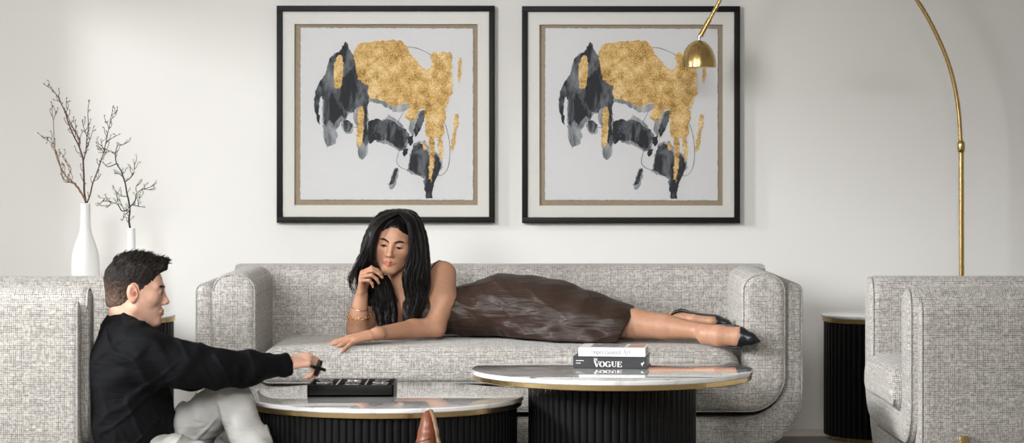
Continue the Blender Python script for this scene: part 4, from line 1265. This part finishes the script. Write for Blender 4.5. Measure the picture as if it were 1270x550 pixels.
# hollow at the hem
hm = Field(dr.lo, dr.lo + dr.h * dr.n, dr.h)
dr.loft([(A(755, 403, 8.865), .050, .090, S_), (A(775, 405, 8.86), .062, .112, S_), (A(830, 410, 8.85), .066, .12, S_)], .004, 'sub')
dress = place_mesh(dr.mesh('dress', 2), 'dress', M['satin'], wm)
st = MB()
for pts in ([(517, 374, 8.93), (524, 358, 8.93), (531, 340, 8.96), (537, 327, 9.0), (545, 321, 9.06), (552, 325, 9.12)], [(480, 378, 8.94), (478, 368, 8.95), (476, 358, 8.98), (474, 354, 9.04)]):
    sp = []
    for q in spline([A(*p) for p in pts], 6):
        c = A(512, 372, 9.07); h = None
        far = q + unit(q - c) * .08
        h = wskin.hit(far, c - far, .25)
        sp.append(h if h is not None else q)
    st.tube(local(sp, WOFF), .0032, 6)
st.build('strap', M['satin'], wm, 180)

# hair: an under-volume plus combed strands between guide lines
hr = Field((-.66, 8.75, .44), (-.24, 9.2, .98), .003)
hr.ell(Wd(0, -.018, .040), np.array((.080, .100, .083)) * HS_, HR, .01)
hr.ell(Wd(0, -.045, -.04), np.array((.075, .070, .10)) * HS_, HR, .03)
GL = [
 [(495,263,8.97),(473,269,8.93),(459,289,8.90),(449,312,8.885),(440,332,8.88),(433,347,8.88),(436,362,8.885)],
 [(494,263.5,8.95),(472,272,8.915),(461,292,8.89),(454,314,8.89),(448,334,8.895),(446,350,8.93),(452,378,8.965)],
 [(493,264,8.93),(472,275,8.895),(463.5,294,8.88),(459,316,8.895),(456,338,8.93),(457,368,8.965),(461,402,8.95)],
 [(493,265,8.91),(471,277,8.89),(460.5,296,8.885),(459,318,8.895),(464,344,8.935),(467,375,8.945),(471,406,8.925)],
 [(493,266,8.90),(473,277,8.88),(462.5,296,8.88),(462,320,8.895),(471,348,8.94),(476,378,8.935),(480,408,8.91)],
 [(492,267,8.91),(470,290,8.98),(472,320,8.98),(478,344,8.96),(483,362,8.95),(487,385,8.925),(488,405,8.905)]]
GR = [
 [(496,263,8.97),(513,268,8.96),(523,290,8.95),(526.5,315,8.94),(528,338,8.935),(528,358,8.93),(522,380,8.925)],
 [(496,263.5,8.95),(512,271,8.93),(520,293,8.915),(522,318,8.91),(523,342,8.91),(524,366,8.915),(519,392,8.905)],
 [(496,264,8.93),(509,273,8.895),(515,294,8.885),(517,319,8.885),(517,344,8.895),(519,370,8.905),(514,401,8.895)],
 [(496,265,8.905),(508,275,8.882),(512.5,296,8.875),(512,320,8.88),(510,346,8.89),(514,374,8.895),(509,406,8.885)],
 [(496,266,8.895),(505,278,8.872),(508.5,298,8.87),(507,322,8.875),(504,346,8.89),(508,374,8.895),(503,405,8.885)]]
for Gs in (GL, GR):
    for gi, g in enumerate(Gs):
        inner = gi == len(Gs) - 1 or (Gs is GL and gi == len(Gs) - 2)
        sp = spline([A(*p) + np.array((0, .022, 0)) for p in g], 3)
        n = len(sp)
        if Gs is GL and gi == 0: sp = sp[:n - 9]; n = len(sp)
        if inner: sp = sp[n // 2:]; n = len(sp)
        hr.chain(sp, [.010 + .007 * math.sin(math.pi * i / (n - 1)) for i in range(n)], .012)
hr.warp(lambda p: hash_noise(p * np.array((140., 140., 22.)), 4) * .0012)
hr.put(lambda p: (lambda q: (np.sqrt((q[..., 0] / .058) ** 2 + ((q[..., 2] + .030) / .104) ** 2) - 1) * .055)( ((p - hc) @ HR) / HS_) + np.where(((p - hc) @ HR)[..., 1] > .03, 0, .2), hc - .25, hc + .25, .004, 'sub')
hm_ = hr.mesh('hair', 1)
hair = place_mesh(hm_, 'hair', M['hair_black'], wm)
sm = MB(); rr = random.Random(11)
for Gs, per in ((GL, 26), (GR, 30)):
    C_ = [spline([A(*p) for p in g], 5) for g in Gs]
    for gi in range(len(C_) - 1):
        for j in range(per):
            t = rr.random(); a, b = C_[gi], C_[gi + 1]; n = len(a)
            ph = rr.uniform(0, 6.3); fr = rr.uniform(.55, .8); amp = rr.uniform(.003, .013); jx, jy = rr.gauss(0, .003), rr.gauss(0, .004)
            cut = n - rr.randint(0, 6); pts = []; outw = rr.uniform(-.004, .010)
            for i in range(n // 2 if (Gs is GL and gi == len(C_) - 2) else 0, cut):
                s = i / (n - 1); p = a[i] * (1 - t) + b[i] * t
                wv = amp * max(0, s - .35) * 1.9
                p = p + np.array((math.sin(i * fr + ph) * wv + jx * s, math.cos(i * fr * .9 + ph) * wv - outw * (.3 + s) * .6 + jy * s, 0))
                pts.append(p)
            m = len(pts)
            sm.tube(local(pts, WOFF), [max(.0005, .0027 * min(1, (m - i) / 7) * (1 if i > 1 else .7)) for i in range(m)], 5)
for j in range(16):                                     # loose wisps by the cheek and the arm
    g = [(462, 296, 8.90), (446 + rr.uniform(-5, 3), 322, 8.88), (434 + rr.uniform(-2, 9), 344, 8.875), (435 + rr.uniform(-3, 10), 356, 8.88), (441 + rr.uniform(-4, 8), 366 + rr.uniform(-4, 6), 8.885)]
    pts = spline([A(*p) for p in g], 5); m = len(pts)
    sm.tube(local(pts, WOFF), [max(.0004, .0011 * (1 - i / m)) for i in range(m)], 4)
sm.build('strands', M['hair_black'], hair, 180)

# flat pointed shoes
def shoe_toe(name, secs, cut, n, extra, mat):
    f = Field(np.min([s[0] for s in secs], 0) - .06, np.max([s[0] for s in secs], 0) + .06, .0025)
    f.loft(secs, .008); f.half(cut, n, k=.002)
    return place_mesh(f.mesh(name, 2), name, mat, wm)
sh = shoe_toe('shoe', [(A(905, 418, 8.60), .0415, .032, S_), (A(918, 418.5, 8.585), .038, .030, S_), (A(931, 421, 8.568), .024, .020, S_), (A(941.5, 423.5, 8.556), .006, .006, S_)], A(916, 414, 8.585), (-.98, 0, .18), None, M['shoe_black'])
MB().tube(local(spline([A(917, 405, 8.60), A(904, 403.5, 8.625), A(888, 403.8, 8.655), A(876, 407, 8.69)], 6), WOFF), .0028, 6).build('topline', M['shoe_black'], sh, 180)
MB().tube(local(spline([A(920, 431, 8.575), A(912, 432, 8.58), A(905, 431, 8.59), A(898, 429, 8.60)], 6), WOFF), [.005] * 18 + [.002], 6).build('sole', M['shoe_black'], sh, 180)
s2_ = shoe_toe('shoe', [(A(880, 398.5, 8.92), .0275, .036, S_), (A(890, 399.5, 8.908), .0235, .032, S_), (A(901, 401, 8.895), .014, .022, S_), (A(907.5, 403, 8.888), .004, .005, S_)], A(887, 396, 8.91), (-.98, 0, -.1), None, M['shoe_black'])
MB().tube(local(spline([A(831, 393, 8.95), A(837, 387.5, 8.94), A(846, 385.5, 8.935), A(858, 388.5, 8.92), A(872, 390.5, 8.90), A(888, 391.5, 8.885)], 6), WOFF), [.0035 + .0035 * math.sin(math.pi * min(1, i / 20)) for i in range(31)], 8).build('topline', M['shoe_black'], s2_, 180)

# bracelets on the right wrist
def ring_pts(c, axis, r, n=28, off=0):
    ax = unit(axis); u = unit(np.cross(ax, (0, 1, .2))); v = np.cross(ax, u)
    return [c + (u * math.cos(2 * math.pi * i / n) + v * math.sin(2 * math.pi * i / n)) * r for i in range(n)]
fa = wrr - elr
b1 = A(446, 381.5, 8.896); b2 = A(444.2, 391.5, 8.906)
MB().tube(local(ring_pts(b1, fa + np.array((.012, 0, 0)), .0325), WOFF), .0016, 6, closed=True).build('thin_bracelet', M['gold_chain'], wm, 180)
cb = MB(); rp = ring_pts(b2, fa - np.array((.010, 0, 0)), .0392, 14)
for i, c in enumerate(rp):
    t = unit(rp[(i + 1) % 14] - rp[i - 1]); nrm = unit(c - b2); bi = np.cross(t, nrm)
    o = nrm if i % 2 else bi
    cb.tube(local([c + t * math.cos(2 * math.pi * k / 12) * .0105 + o * math.sin(2 * math.pi * k / 12) * .0060 for k in range(12)], WOFF), .0021, 5, closed=True)
cb.build('chain_bracelet', M['gold_chain'], wm, 180)

# ------------------------------------------------------------------ the man seated on the floor
mn = thing('person', 'man in black shirt and pale trousers sitting on the floor reaching to the tray', 'person', (P(180, 560, 7.62).x, 7.62, 0))
MOFF = Vector(mn.location)
mf = Field((-1.42, 7.15, -.005), (-.17, 8.02, .88), .0031)
mc = A(168, 360.5, 7.64); MR = frame((.965, .16, -.10), (.10, 0, .99)); MS = .965
Wm = head(mf, mc, MR, MS, True)
for s in (-1, 1): mf.ell(Wm(s * .031, .0925, .001), np.array((.0135, .007, .0045)) * MS, MR, .003, 'sub')
mf.capsule(Wm(0, -.028, -.055), A(155, 418, 7.64), .053, .062, .025)
Y_ = (0, 1, 0)
mf.loft([(A(156, 425, 7.64), .15, .075, Y_), (A(160, 460, 7.64), .16, .095, Y_), (A(168, 520, 7.64), .145, .095, Y_), (A(180, 566, 7.63), .13, .075, Y_)], .04)
msr, mer, mwr = A(183, 443, 7.475), A(266, 458, 7.50), A(350, 452.5, 7.69)
mf.chain([msr, mer, mwr], [.055, .042, .027], .02)
htips = hand(mf, mwr, (.90, .30, .14), (-.12, -.50, .86), -1, [(36, 46, 30), (46, 52, 32), (56, 58, 36), (64, 60, 36)], (4, 1, -3, -7), (34, 42, 18, 20), 1.0)
msl, mel, mwl = A(183, 445, 7.82), A(238, 462, 7.90), A(270, 462, 7.77)
mf.chain([msl, mel, mwl], [.055, .042, .027], .02)
hand(mf, mwl, (.75, -.55, -.2), (.1, .15, .98), 1, [(25, 25, 15)] * 4, (6, 2, -4, -9), (40, 20, 15, 15), .98)
mf.chain([A(185, 570, 7.76), A(284, 490, 7.66), A(338, 596, 7.54)], [.055, .045, .038], .01)
mf.chain([A(205, 580, 7.54), A(280, 598, 7.42), A(345, 602, 7.40), A(495, 614, 7.34), A(528, 622, 7.34), A(534, 565, 7.34)], [.055, .05, .045, .036, .034, .028], .01)
mf.chain([A(338, 596, 7.54), A(352, 612, 7.50), A(392, 624, 7.44)], [.038, .036, .022], .02)
def chair_clip(p):
    d = (p[..., 0] + 1.405) * .997 + (p[..., 1] - 8.05) * .0785
    return d - .004 - .034 * np.clip((p[..., 1] - 7.70) / .03, 0, 1)
def clear(f, z=.002):
    hi = f.lo + f.h * f.n
    f.put(chair_clip, f.lo, hi, 0, 'inter'); return f.put(lambda p: p[..., 2] - z, f.lo, hi, 0, 'inter')
clear(mf, .012)
def mloc(p): return ((p - mc) @ MR) / MS
def paint_m(p):
    q = mloc(p); c = np.ones((len(p), 3))
    lip = np.clip(blob(q, (0, .094, -.0645), (.028, .02, .0095)) * 1.8 - .65, 0, 1)
    c = c * (1 - lip[:, None]) + lip[:, None] * np.array((.86, .62, .62))
    ear = np.clip(sum(blob(q, (s * .078, -.008, -.006), (.012, .026, .040)) for s in (-1, 1)) * 1.3, 0, 1) * .6
    c = c * (1 - ear[:, None]) + ear[:, None] * np.array((1.05, .78, .74))
    stub = np.clip(blob(q, (0, .055, -.095), (.06, .05, .035)), 0, 1) * .22          # shaved beard
    return c * (1 - stub[:, None] * np.array((.5, .42, .35)))
place_mesh(mf.mesh('body'), 'body', M['skin_man'], mn, paint_m)
mbrow = [(.013 + .036 * t, .021 + .004 * math.sin(math.pi * min(1, t * .8)) - .001 * t) for t in [i / 9 for i in range(10)]]
mlash = [(.0175 + .027 * t, .0045 + .0030 * math.sin(math.pi * t) - .001 * t) for t in [i / 8 for i in range(9)]]
eyes(mn, mf, Wm, MR, MS, MOFF, -.18, .0032, mbrow, mlash)

# short hair: close sides, longer ruffled top
hf = Field(mc - .17, mc + .17, .0024)
hf.ell(Wm(0, -.013, .036), np.array((.0772, .0975, .0840)) * MS, MR, .01)
hf.ell(Wm(0, -.040, -.030), np.array((.058, .058, .062)) * MS, MR, .02)
hf.ell(Wm(0, .010, .088), np.array((.058, .082, .034)) * MS, MR, .02)
hf.capsule(Wm(-.03, .080, .092), Wm(.03, .080, .092), .017 * MS, .017 * MS, .02)
def facecut(p):
    q = ((p - mc) @ MR) / MS
    # in front of the hairline: forehead below the quiff, cheeks in front of the sideburn, neck below the nape
    d1 = q[..., 1] - np.interp(q[..., 2], [-.03, -.004, .003, .024, .05, .062, .075, .088, .10], [-.012, .028, .037, .044, .061, .068, .090, .13, .3])
    d3 = np.interp(q[..., 1], [-.11, -.076, -.038, -.012, .01, .03], [-.068, -.062, -.050, -.022, -.012, -.03]) - q[..., 2]
    return -np.maximum(d1, d3) * MS
hf.warp(lambda p: hash_noise(p * 170.0, 2) * .0022 + hash_noise(p * 75., 6) * .003 * np.clip((((p - mc) @ MR)[:, 2]) / .09, 0, 1.2))
hf.put(facecut, mc - .2, mc + .2, .004, 'sub')
for s in (-1, 1): hf.ell(Wm(s * .078, -.008, -.004), np.array((.02, .0225, .036)) * MS, MR, .004, 'sub')
def paint_h(p):
    q = mloc(p); t = np.clip((q[:, 2] + .045) / .085, 0, 1)[:, None]
    return (1 - t) * np.array((8.0, 6.6, 5.6)) + t
mh = place_mesh(hf.mesh('hair', 0), 'hair', M['hair_brown'], mn, paint_h)
tb = MB(); rq = random.Random(5)
for i in range(900):
    u, v = rq.uniform(-.062, .062), rq.uniform(-.085, .098)
    o = Wm(u, v, .20); h = hf.hit(o, -MR[:, 2], .2)
    if h is None or mloc(h[None])[0][2] < .062: continue
    dirn = MR @ unit((rq.gauss(0, .35), .55 + rq.gauss(0, .3), .65 + rq.gauss(0, .25)))
    L_ = rq.uniform(.012, .024); p1 = h - dirn * .003
    mid = p1 + dirn * L_ * .6; end = mid + unit(dirn + MR @ np.array((0, .5, -.35))) * L_ * .5
    tb.tube(local([p1, mid, end], MOFF), [.0013, .0010, .0003], 4)
o_ = tb.build('tufts', M['hair_brown'], mh, 180)
ca = o_.data.color_attributes.new('tint', 'FLOAT_COLOR', 'POINT'); ca.data.foreach_set('color', np.ones(len(o_.data.vertices) * 4, np.float32))

# shirt
sf = Field((-1.46, 7.30, .08), (-.68, 8.02, .66), .0036)
sf.loft([(A(152, 412, 7.64), .085, .062, Y_), (A(155, 428, 7.64), .165, .088, Y_), (A(160, 462, 7.64), .190, .112, Y_), (A(164, 520, 7.64), .178, .117, Y_), (A(172, 556, 7.63), .18, .118, Y_)], .05)
sf.chain([A(170, 428, 7.52), msr], [.066, .080], .05)
sf.chain([msr, A(226, 452, 7.475), mer, A(308, 457, 7.59), A(342, 454, 7.665)], [.082, .068, .057, .050, .038], .03)
sf.capsule(A(342, 454, 7.665), A(351, 453.3, 7.682), .036, .036, .004)
sf.chain([A(170, 428, 7.76), msl, mel, A(262, 462, 7.80)], [.066, .078, .056, .042], .03)
def shirt_folds(p):
    n = hash_noise(p * 9.0, 21); m = hash_noise(p * 20.0, 22)
    x, y, z = p[:, 0], p[:, 1], p[:, 2]
    arm = np.clip((x + 1.12) / .1, 0, 1)
    a = np.sin((x * 1.0 - z * .9) * 75 + n * 3.5) * arm * .0016
    b = np.sin((x * .7 + z * 1.0 + y * .4) * 36 + n * 3.2) * (1 - arm) * .0032
    cr = -np.abs(np.sin((x * .8 + z * .55) * 24 + n * 2.6)) ** 8 * .005
    rg = np.stack([(x * .8 + z * .6) * 6, (x * -.6 + z * .8) * 24, y * 7], 1)
    r2 = np.stack([(x * .35 - z * .94) * 7, (x * .94 + z * .35) * 22, y * 7], 1)
    rr_ = -.005 * np.exp(-(hash_noise(rg + n[:, None] * .3, 23) / .2) ** 2) * (1 - arm) - .005 * np.exp(-(hash_noise(r2 + n[:, None] * .3, 24) / .2) ** 2)
    return a + b + cr + m * .0015 + rr_
sf.warp(shirt_folds)
sf.half(A(190, 548, 7.6), (.15, 0, -1), k=.004)
sf.capsule(A(349, 453.5, 7.676), A(372, 452, 7.73), .031, .031, .002, 'sub')
clear(sf); place_mesh(sf.mesh('shirt', 1), 'shirt', M['shirt'], mn)

cf = Field(A(150, 405, 7.64) - .16, A(150, 405, 7.64) + .16, .0025)
cb_ = A(158, 414, 7.64); ct_ = A(149, 393, 7.64)
cf.oval(cb_, ct_, (.083, .084), (.068, .070), Y_, .004)
cf.oval(cb_ + (cb_ - ct_) * .5, ct_ + (ct_ - cb_) * .8, (.079, .078), (.060, .062), Y_, .002, 'sub')
cf.half(A(150, 394.5, 7.64), (-.30, 0, 1), k=.002); cf.half(A(157, 414.5, 7.64), (.30, 0, -1), k=.002)
cf.warp(lambda p: hash_noise(p * 16., 44) * .0018)
place_mesh(clear(cf).mesh('collar', 1), 'collar', M['collar'], mn)

# trousers
tf = Field((-1.40, 7.15, -.004), (-.30, 7.98, .46), .0036)
tf.loft([(A(174, 552, 7.63), .172, .110, Y_), (A(186, 580, 7.63), .185, .115, Y_)], .04)
kn = A(285, 487, 7.655)
tf.chain([A(192, 572, 7.74), A(243, 526, 7.70), kn], [.090, .074, .061], .03)
tf.chain([kn, A(299, 520, 7.625), A(316, 556, 7.59), A(338, 596, 7.545)], [.061, .0615, .060, .050], .004)
tf.chain([A(212, 573, 7.52), A(280, 596, 7.42), A(345, 600, 7.40), A(480, 612, 7.345)], [.092, .085, .070, .052], .04)
def tr_folds(p):
    n = hash_noise(p * 8.0, 31); m = hash_noise(p * 22.0, 32)
    x, y, z = p[:, 0], p[:, 1], p[:, 2]
    thigh = np.clip((-.945 - x) / .06, 0, 1)
    a = np.sin((x * 1.0 + z * .35) * 110 + n * 2.5) * .0030 * thigh
    b = np.sin((x * .8 - z * .5) * 60 + n * 3.) * .0030 * (1 - thigh)
    cr = -np.abs(np.sin((x * .6 + z * .5 + y * .3) * 30 + n * 3)) ** 8 * .005
    r1 = np.stack([(x * .7 + z * .7) * 6, (x * -.7 + z * .7) * 26, y * 8], 1)
    r2 = np.stack([(x * .45 - z * .9) * 6, (x * .9 + z * .45) * 26, y * 8], 1)
    rr_ = -.0060 * np.exp(-(hash_noise(r1 + n[:, None] * .3, 33) / .2) ** 2) * thigh - .0055 * np.exp(-(hash_noise(r2 + n[:, None] * .3, 34) / .2) ** 2) * (1 - thigh)
    return a + b + cr + m * .0015 + rr_ + .003
tf.warp(tr_folds)
clear(tf)
place_mesh(tf.mesh('trousers', 1), 'trousers', M['trousers'], mn)
bl = []
for i in range(49):
    a = 2 * math.pi * i / 48
    c = A(180, 549, 7.63)
    bl.append(c + np.array((.122 * math.cos(a), .186 * math.sin(a), -.012 * math.cos(a))))
bt = MB(); pts = local(bl[:-1], MOFF); n = len(pts); vs, fs = [], []
for i, p in enumerate(pts):
    o = Vector((math.cos(2 * math.pi * i / 48), math.sin(2 * math.pi * i / 48), 0))
    for (k, z) in ((-.002, -.017), (.003, -.017), (.003, .017), (-.002, .017)): vs.append(p + o * k + Vector((0, 0, z)))
for i in range(n):
    j = (i + 1) % n
    for k in range(4): fs.append((i * 4 + k, i * 4 + (k + 1) % 4, j * 4 + (k + 1) % 4, j * 4 + k))
bt.add(vs, fs).build('belt', M['belt'], mn, 40)

# brown shoes: one upright in front of the drum, one flat on the floor out of the frame
def shoe(heel, toe, up, name='shoe', cut=None):
    heel, toe = np.array(heel, float), np.array(toe, float); ax = unit(toe - heel); up = np.array(up, float); up = unit(up - ax * (up @ ax)); sd = np.cross(ax, up); L = np.linalg.norm(toe - heel)
    Q = lambda t, h: heel + ax * (t * L) + up * h
    f = Field(np.minimum(heel, toe) - .13, np.maximum(heel, toe) + .13, .0028)
    f.loft([(Q(.10, .046), .032, .042, sd), (Q(.30, .052), .034, .048, sd), (Q(.50, .046), .040, .043, sd), (Q(.66, .035), .043, .032, sd), (Q(.80, .0265), .040, .0235, sd), (Q(.90, .0195), .031, .0165, sd), (Q(.955, .0150), .020, .0115, sd), (Q(.985, .012), .009, .007, sd)], .02)
    f.capsule(Q(.16, .05), Q(.16, .115), .040, .036, .03)
    f.warp(lambda p: .0022 * np.exp(-((((p - heel) @ ax) / L - .655 + ((p - heel) @ sd) * .3) / .010) ** 2) + .0018 * np.exp(-((((p - heel) @ ax) / L - .61 - ((p - heel) @ sd) * .3) / .009) ** 2))
    f.half(heel + up * .004, -up, k=.002); f.half((0, 0, .002), (0, 0, -1))
    o = place_mesh(f.mesh(name, 1), name, M['shoe_brown'], mn)
    g = Field(np.minimum(heel, toe) - .13, np.maximum(heel, toe) + .13, .0028)
    g.loft([(Q(.08, .004), .036, .012, sd), (Q(.35, .004), .036, .012, sd), (Q(.66, .004), .050, .012, sd), (Q(.80, .004), .047, .012, sd), (Q(.90, .0045), .037, .012, sd), (Q(.96, .005), .024, .011, sd), (Q(.995, .0055), .010, .008, sd)], .02)
    g.half(heel + up * .009, up, k=.001); g.half(heel - up * .004, -up, k=.001); g.half((0, 0, .001), (0, 0, -1))
    place_mesh(g.mesh('sole', 1), 'sole', M['shoe_sole'], o)
    seam = MB()
    for k in (.735, .742):
        pts = []
        for i in range(13):
            a = R(-80 + 160 * i / 12); h = f.hit(Q(k - .02 * math.cos(a), .02) + (sd * math.sin(a) + up * math.cos(a)) * .1, -(sd * math.sin(a) + up * math.cos(a)), .12)
            if h is not None: pts.append(h)
        if len(pts) > 2: seam.tube(local(pts, MOFF), .0011, 5)
    seam.build('toe_cap_seam', M['shoe_seam'], o, 180)
shoe(A(556, 634, 7.33), A(535.5, 510.5, 7.36), (-.97, -.22, .0))
shoe((-.80, 7.53, .005), (-.55, 7.40, .005), (0, 0, 1))

# the piece he is about to set down, held between thumb and fingertips
tip, thb = htips[1][0], htips[4][0]
hp = A(394.5, 457, 7.686)
piece = MB()
for a in (45, -45): piece.box((0, 0, 0), (.054, .0105, .016), Matrix.Rotation(R(a), 3, 'Z'))
pc = piece.build('cross_piece', M['lacquer'], None, bevel=.0012)
pc.location = hp
pa = unit((.32, .05, .95)); pb_ = np.array((.80, .55, -.27)); pb_ = unit(pb_ - pa * (pb_ @ pa)); ex, ey = unit(pa + pb_), unit(pb_ - pa)
pc.rotation_euler = Matrix(np.stack([ex, ey, np.cross(ex, ey)], 1).tolist()).to_euler()
tag(pc, 'black cross game piece held in the man\'s fingers above the tray', 'game piece')
# ------------------------------------------------------------------ light and camera
w = bpy.data.worlds.new('World'); scene.world = w; w.use_nodes = True
bg = w.node_tree.nodes['Background']; bg.inputs[0].default_value = (1.0, .965, .915, 1); bg.inputs[1].default_value = .29
def area(name, loc, target, size, size_y, power, col=(1, 1, 1)):
    l = bpy.data.lights.new(name, 'AREA'); l.shape = 'RECTANGLE'; l.size = size; l.size_y = size_y; l.energy = power; l.color = col
    o = bpy.data.objects.new(name, l); link(o); o.location = loc
    o.rotation_euler = (Vector(target) - Vector(loc)).to_track_quat('-Z', 'Y').to_euler()
    return o
area('window_softbox', (-7.0, 7.15, 2.96), (-1.0, 9.6, 1.1), .5, .8, 255, (.96, .98, 1))
area('studio_softbox', (-2.40, 4.3, 2.1), (-0.75, 9.3, .85), 1.5, 1.8, 52, (.97, .985, 1)).data.spread = R(80)
area('front_softbox', (-.1, 1.0, 3.4), (-.75, 9.5, .55), 1.6, 1.2, 19, (1, .99, .97)).data.spread = R(50)
area('side_softbox', (-7.0, 5.0, 2.6), (1.1, 8.1, .5), .8, 1.0, 26, (.97, .985, 1)).data.spread = R(34)
cam = bpy.data.cameras.new('camera'); co = bpy.data.objects.new('camera', cam); link(co)
co.location = (0, 0, EYE); co.rotation_euler = (R(90), 0, 0)
cam.sensor_width = 36; cam.sensor_fit = 'HORIZONTAL'; cam.lens = 36 * F / 1270
cam.shift_y = -(275 - HY) / 1270; cam.clip_end = 100
scene.camera = co
vs = scene.view_settings
vs.view_transform = 'Standard'; vs.look = 'None'; vs.exposure = 0.0; vs.gamma = 1.0; vs.use_curve_mapping = False
scene.cycles.max_bounces = 6
scene.cycles.use_denoising = True
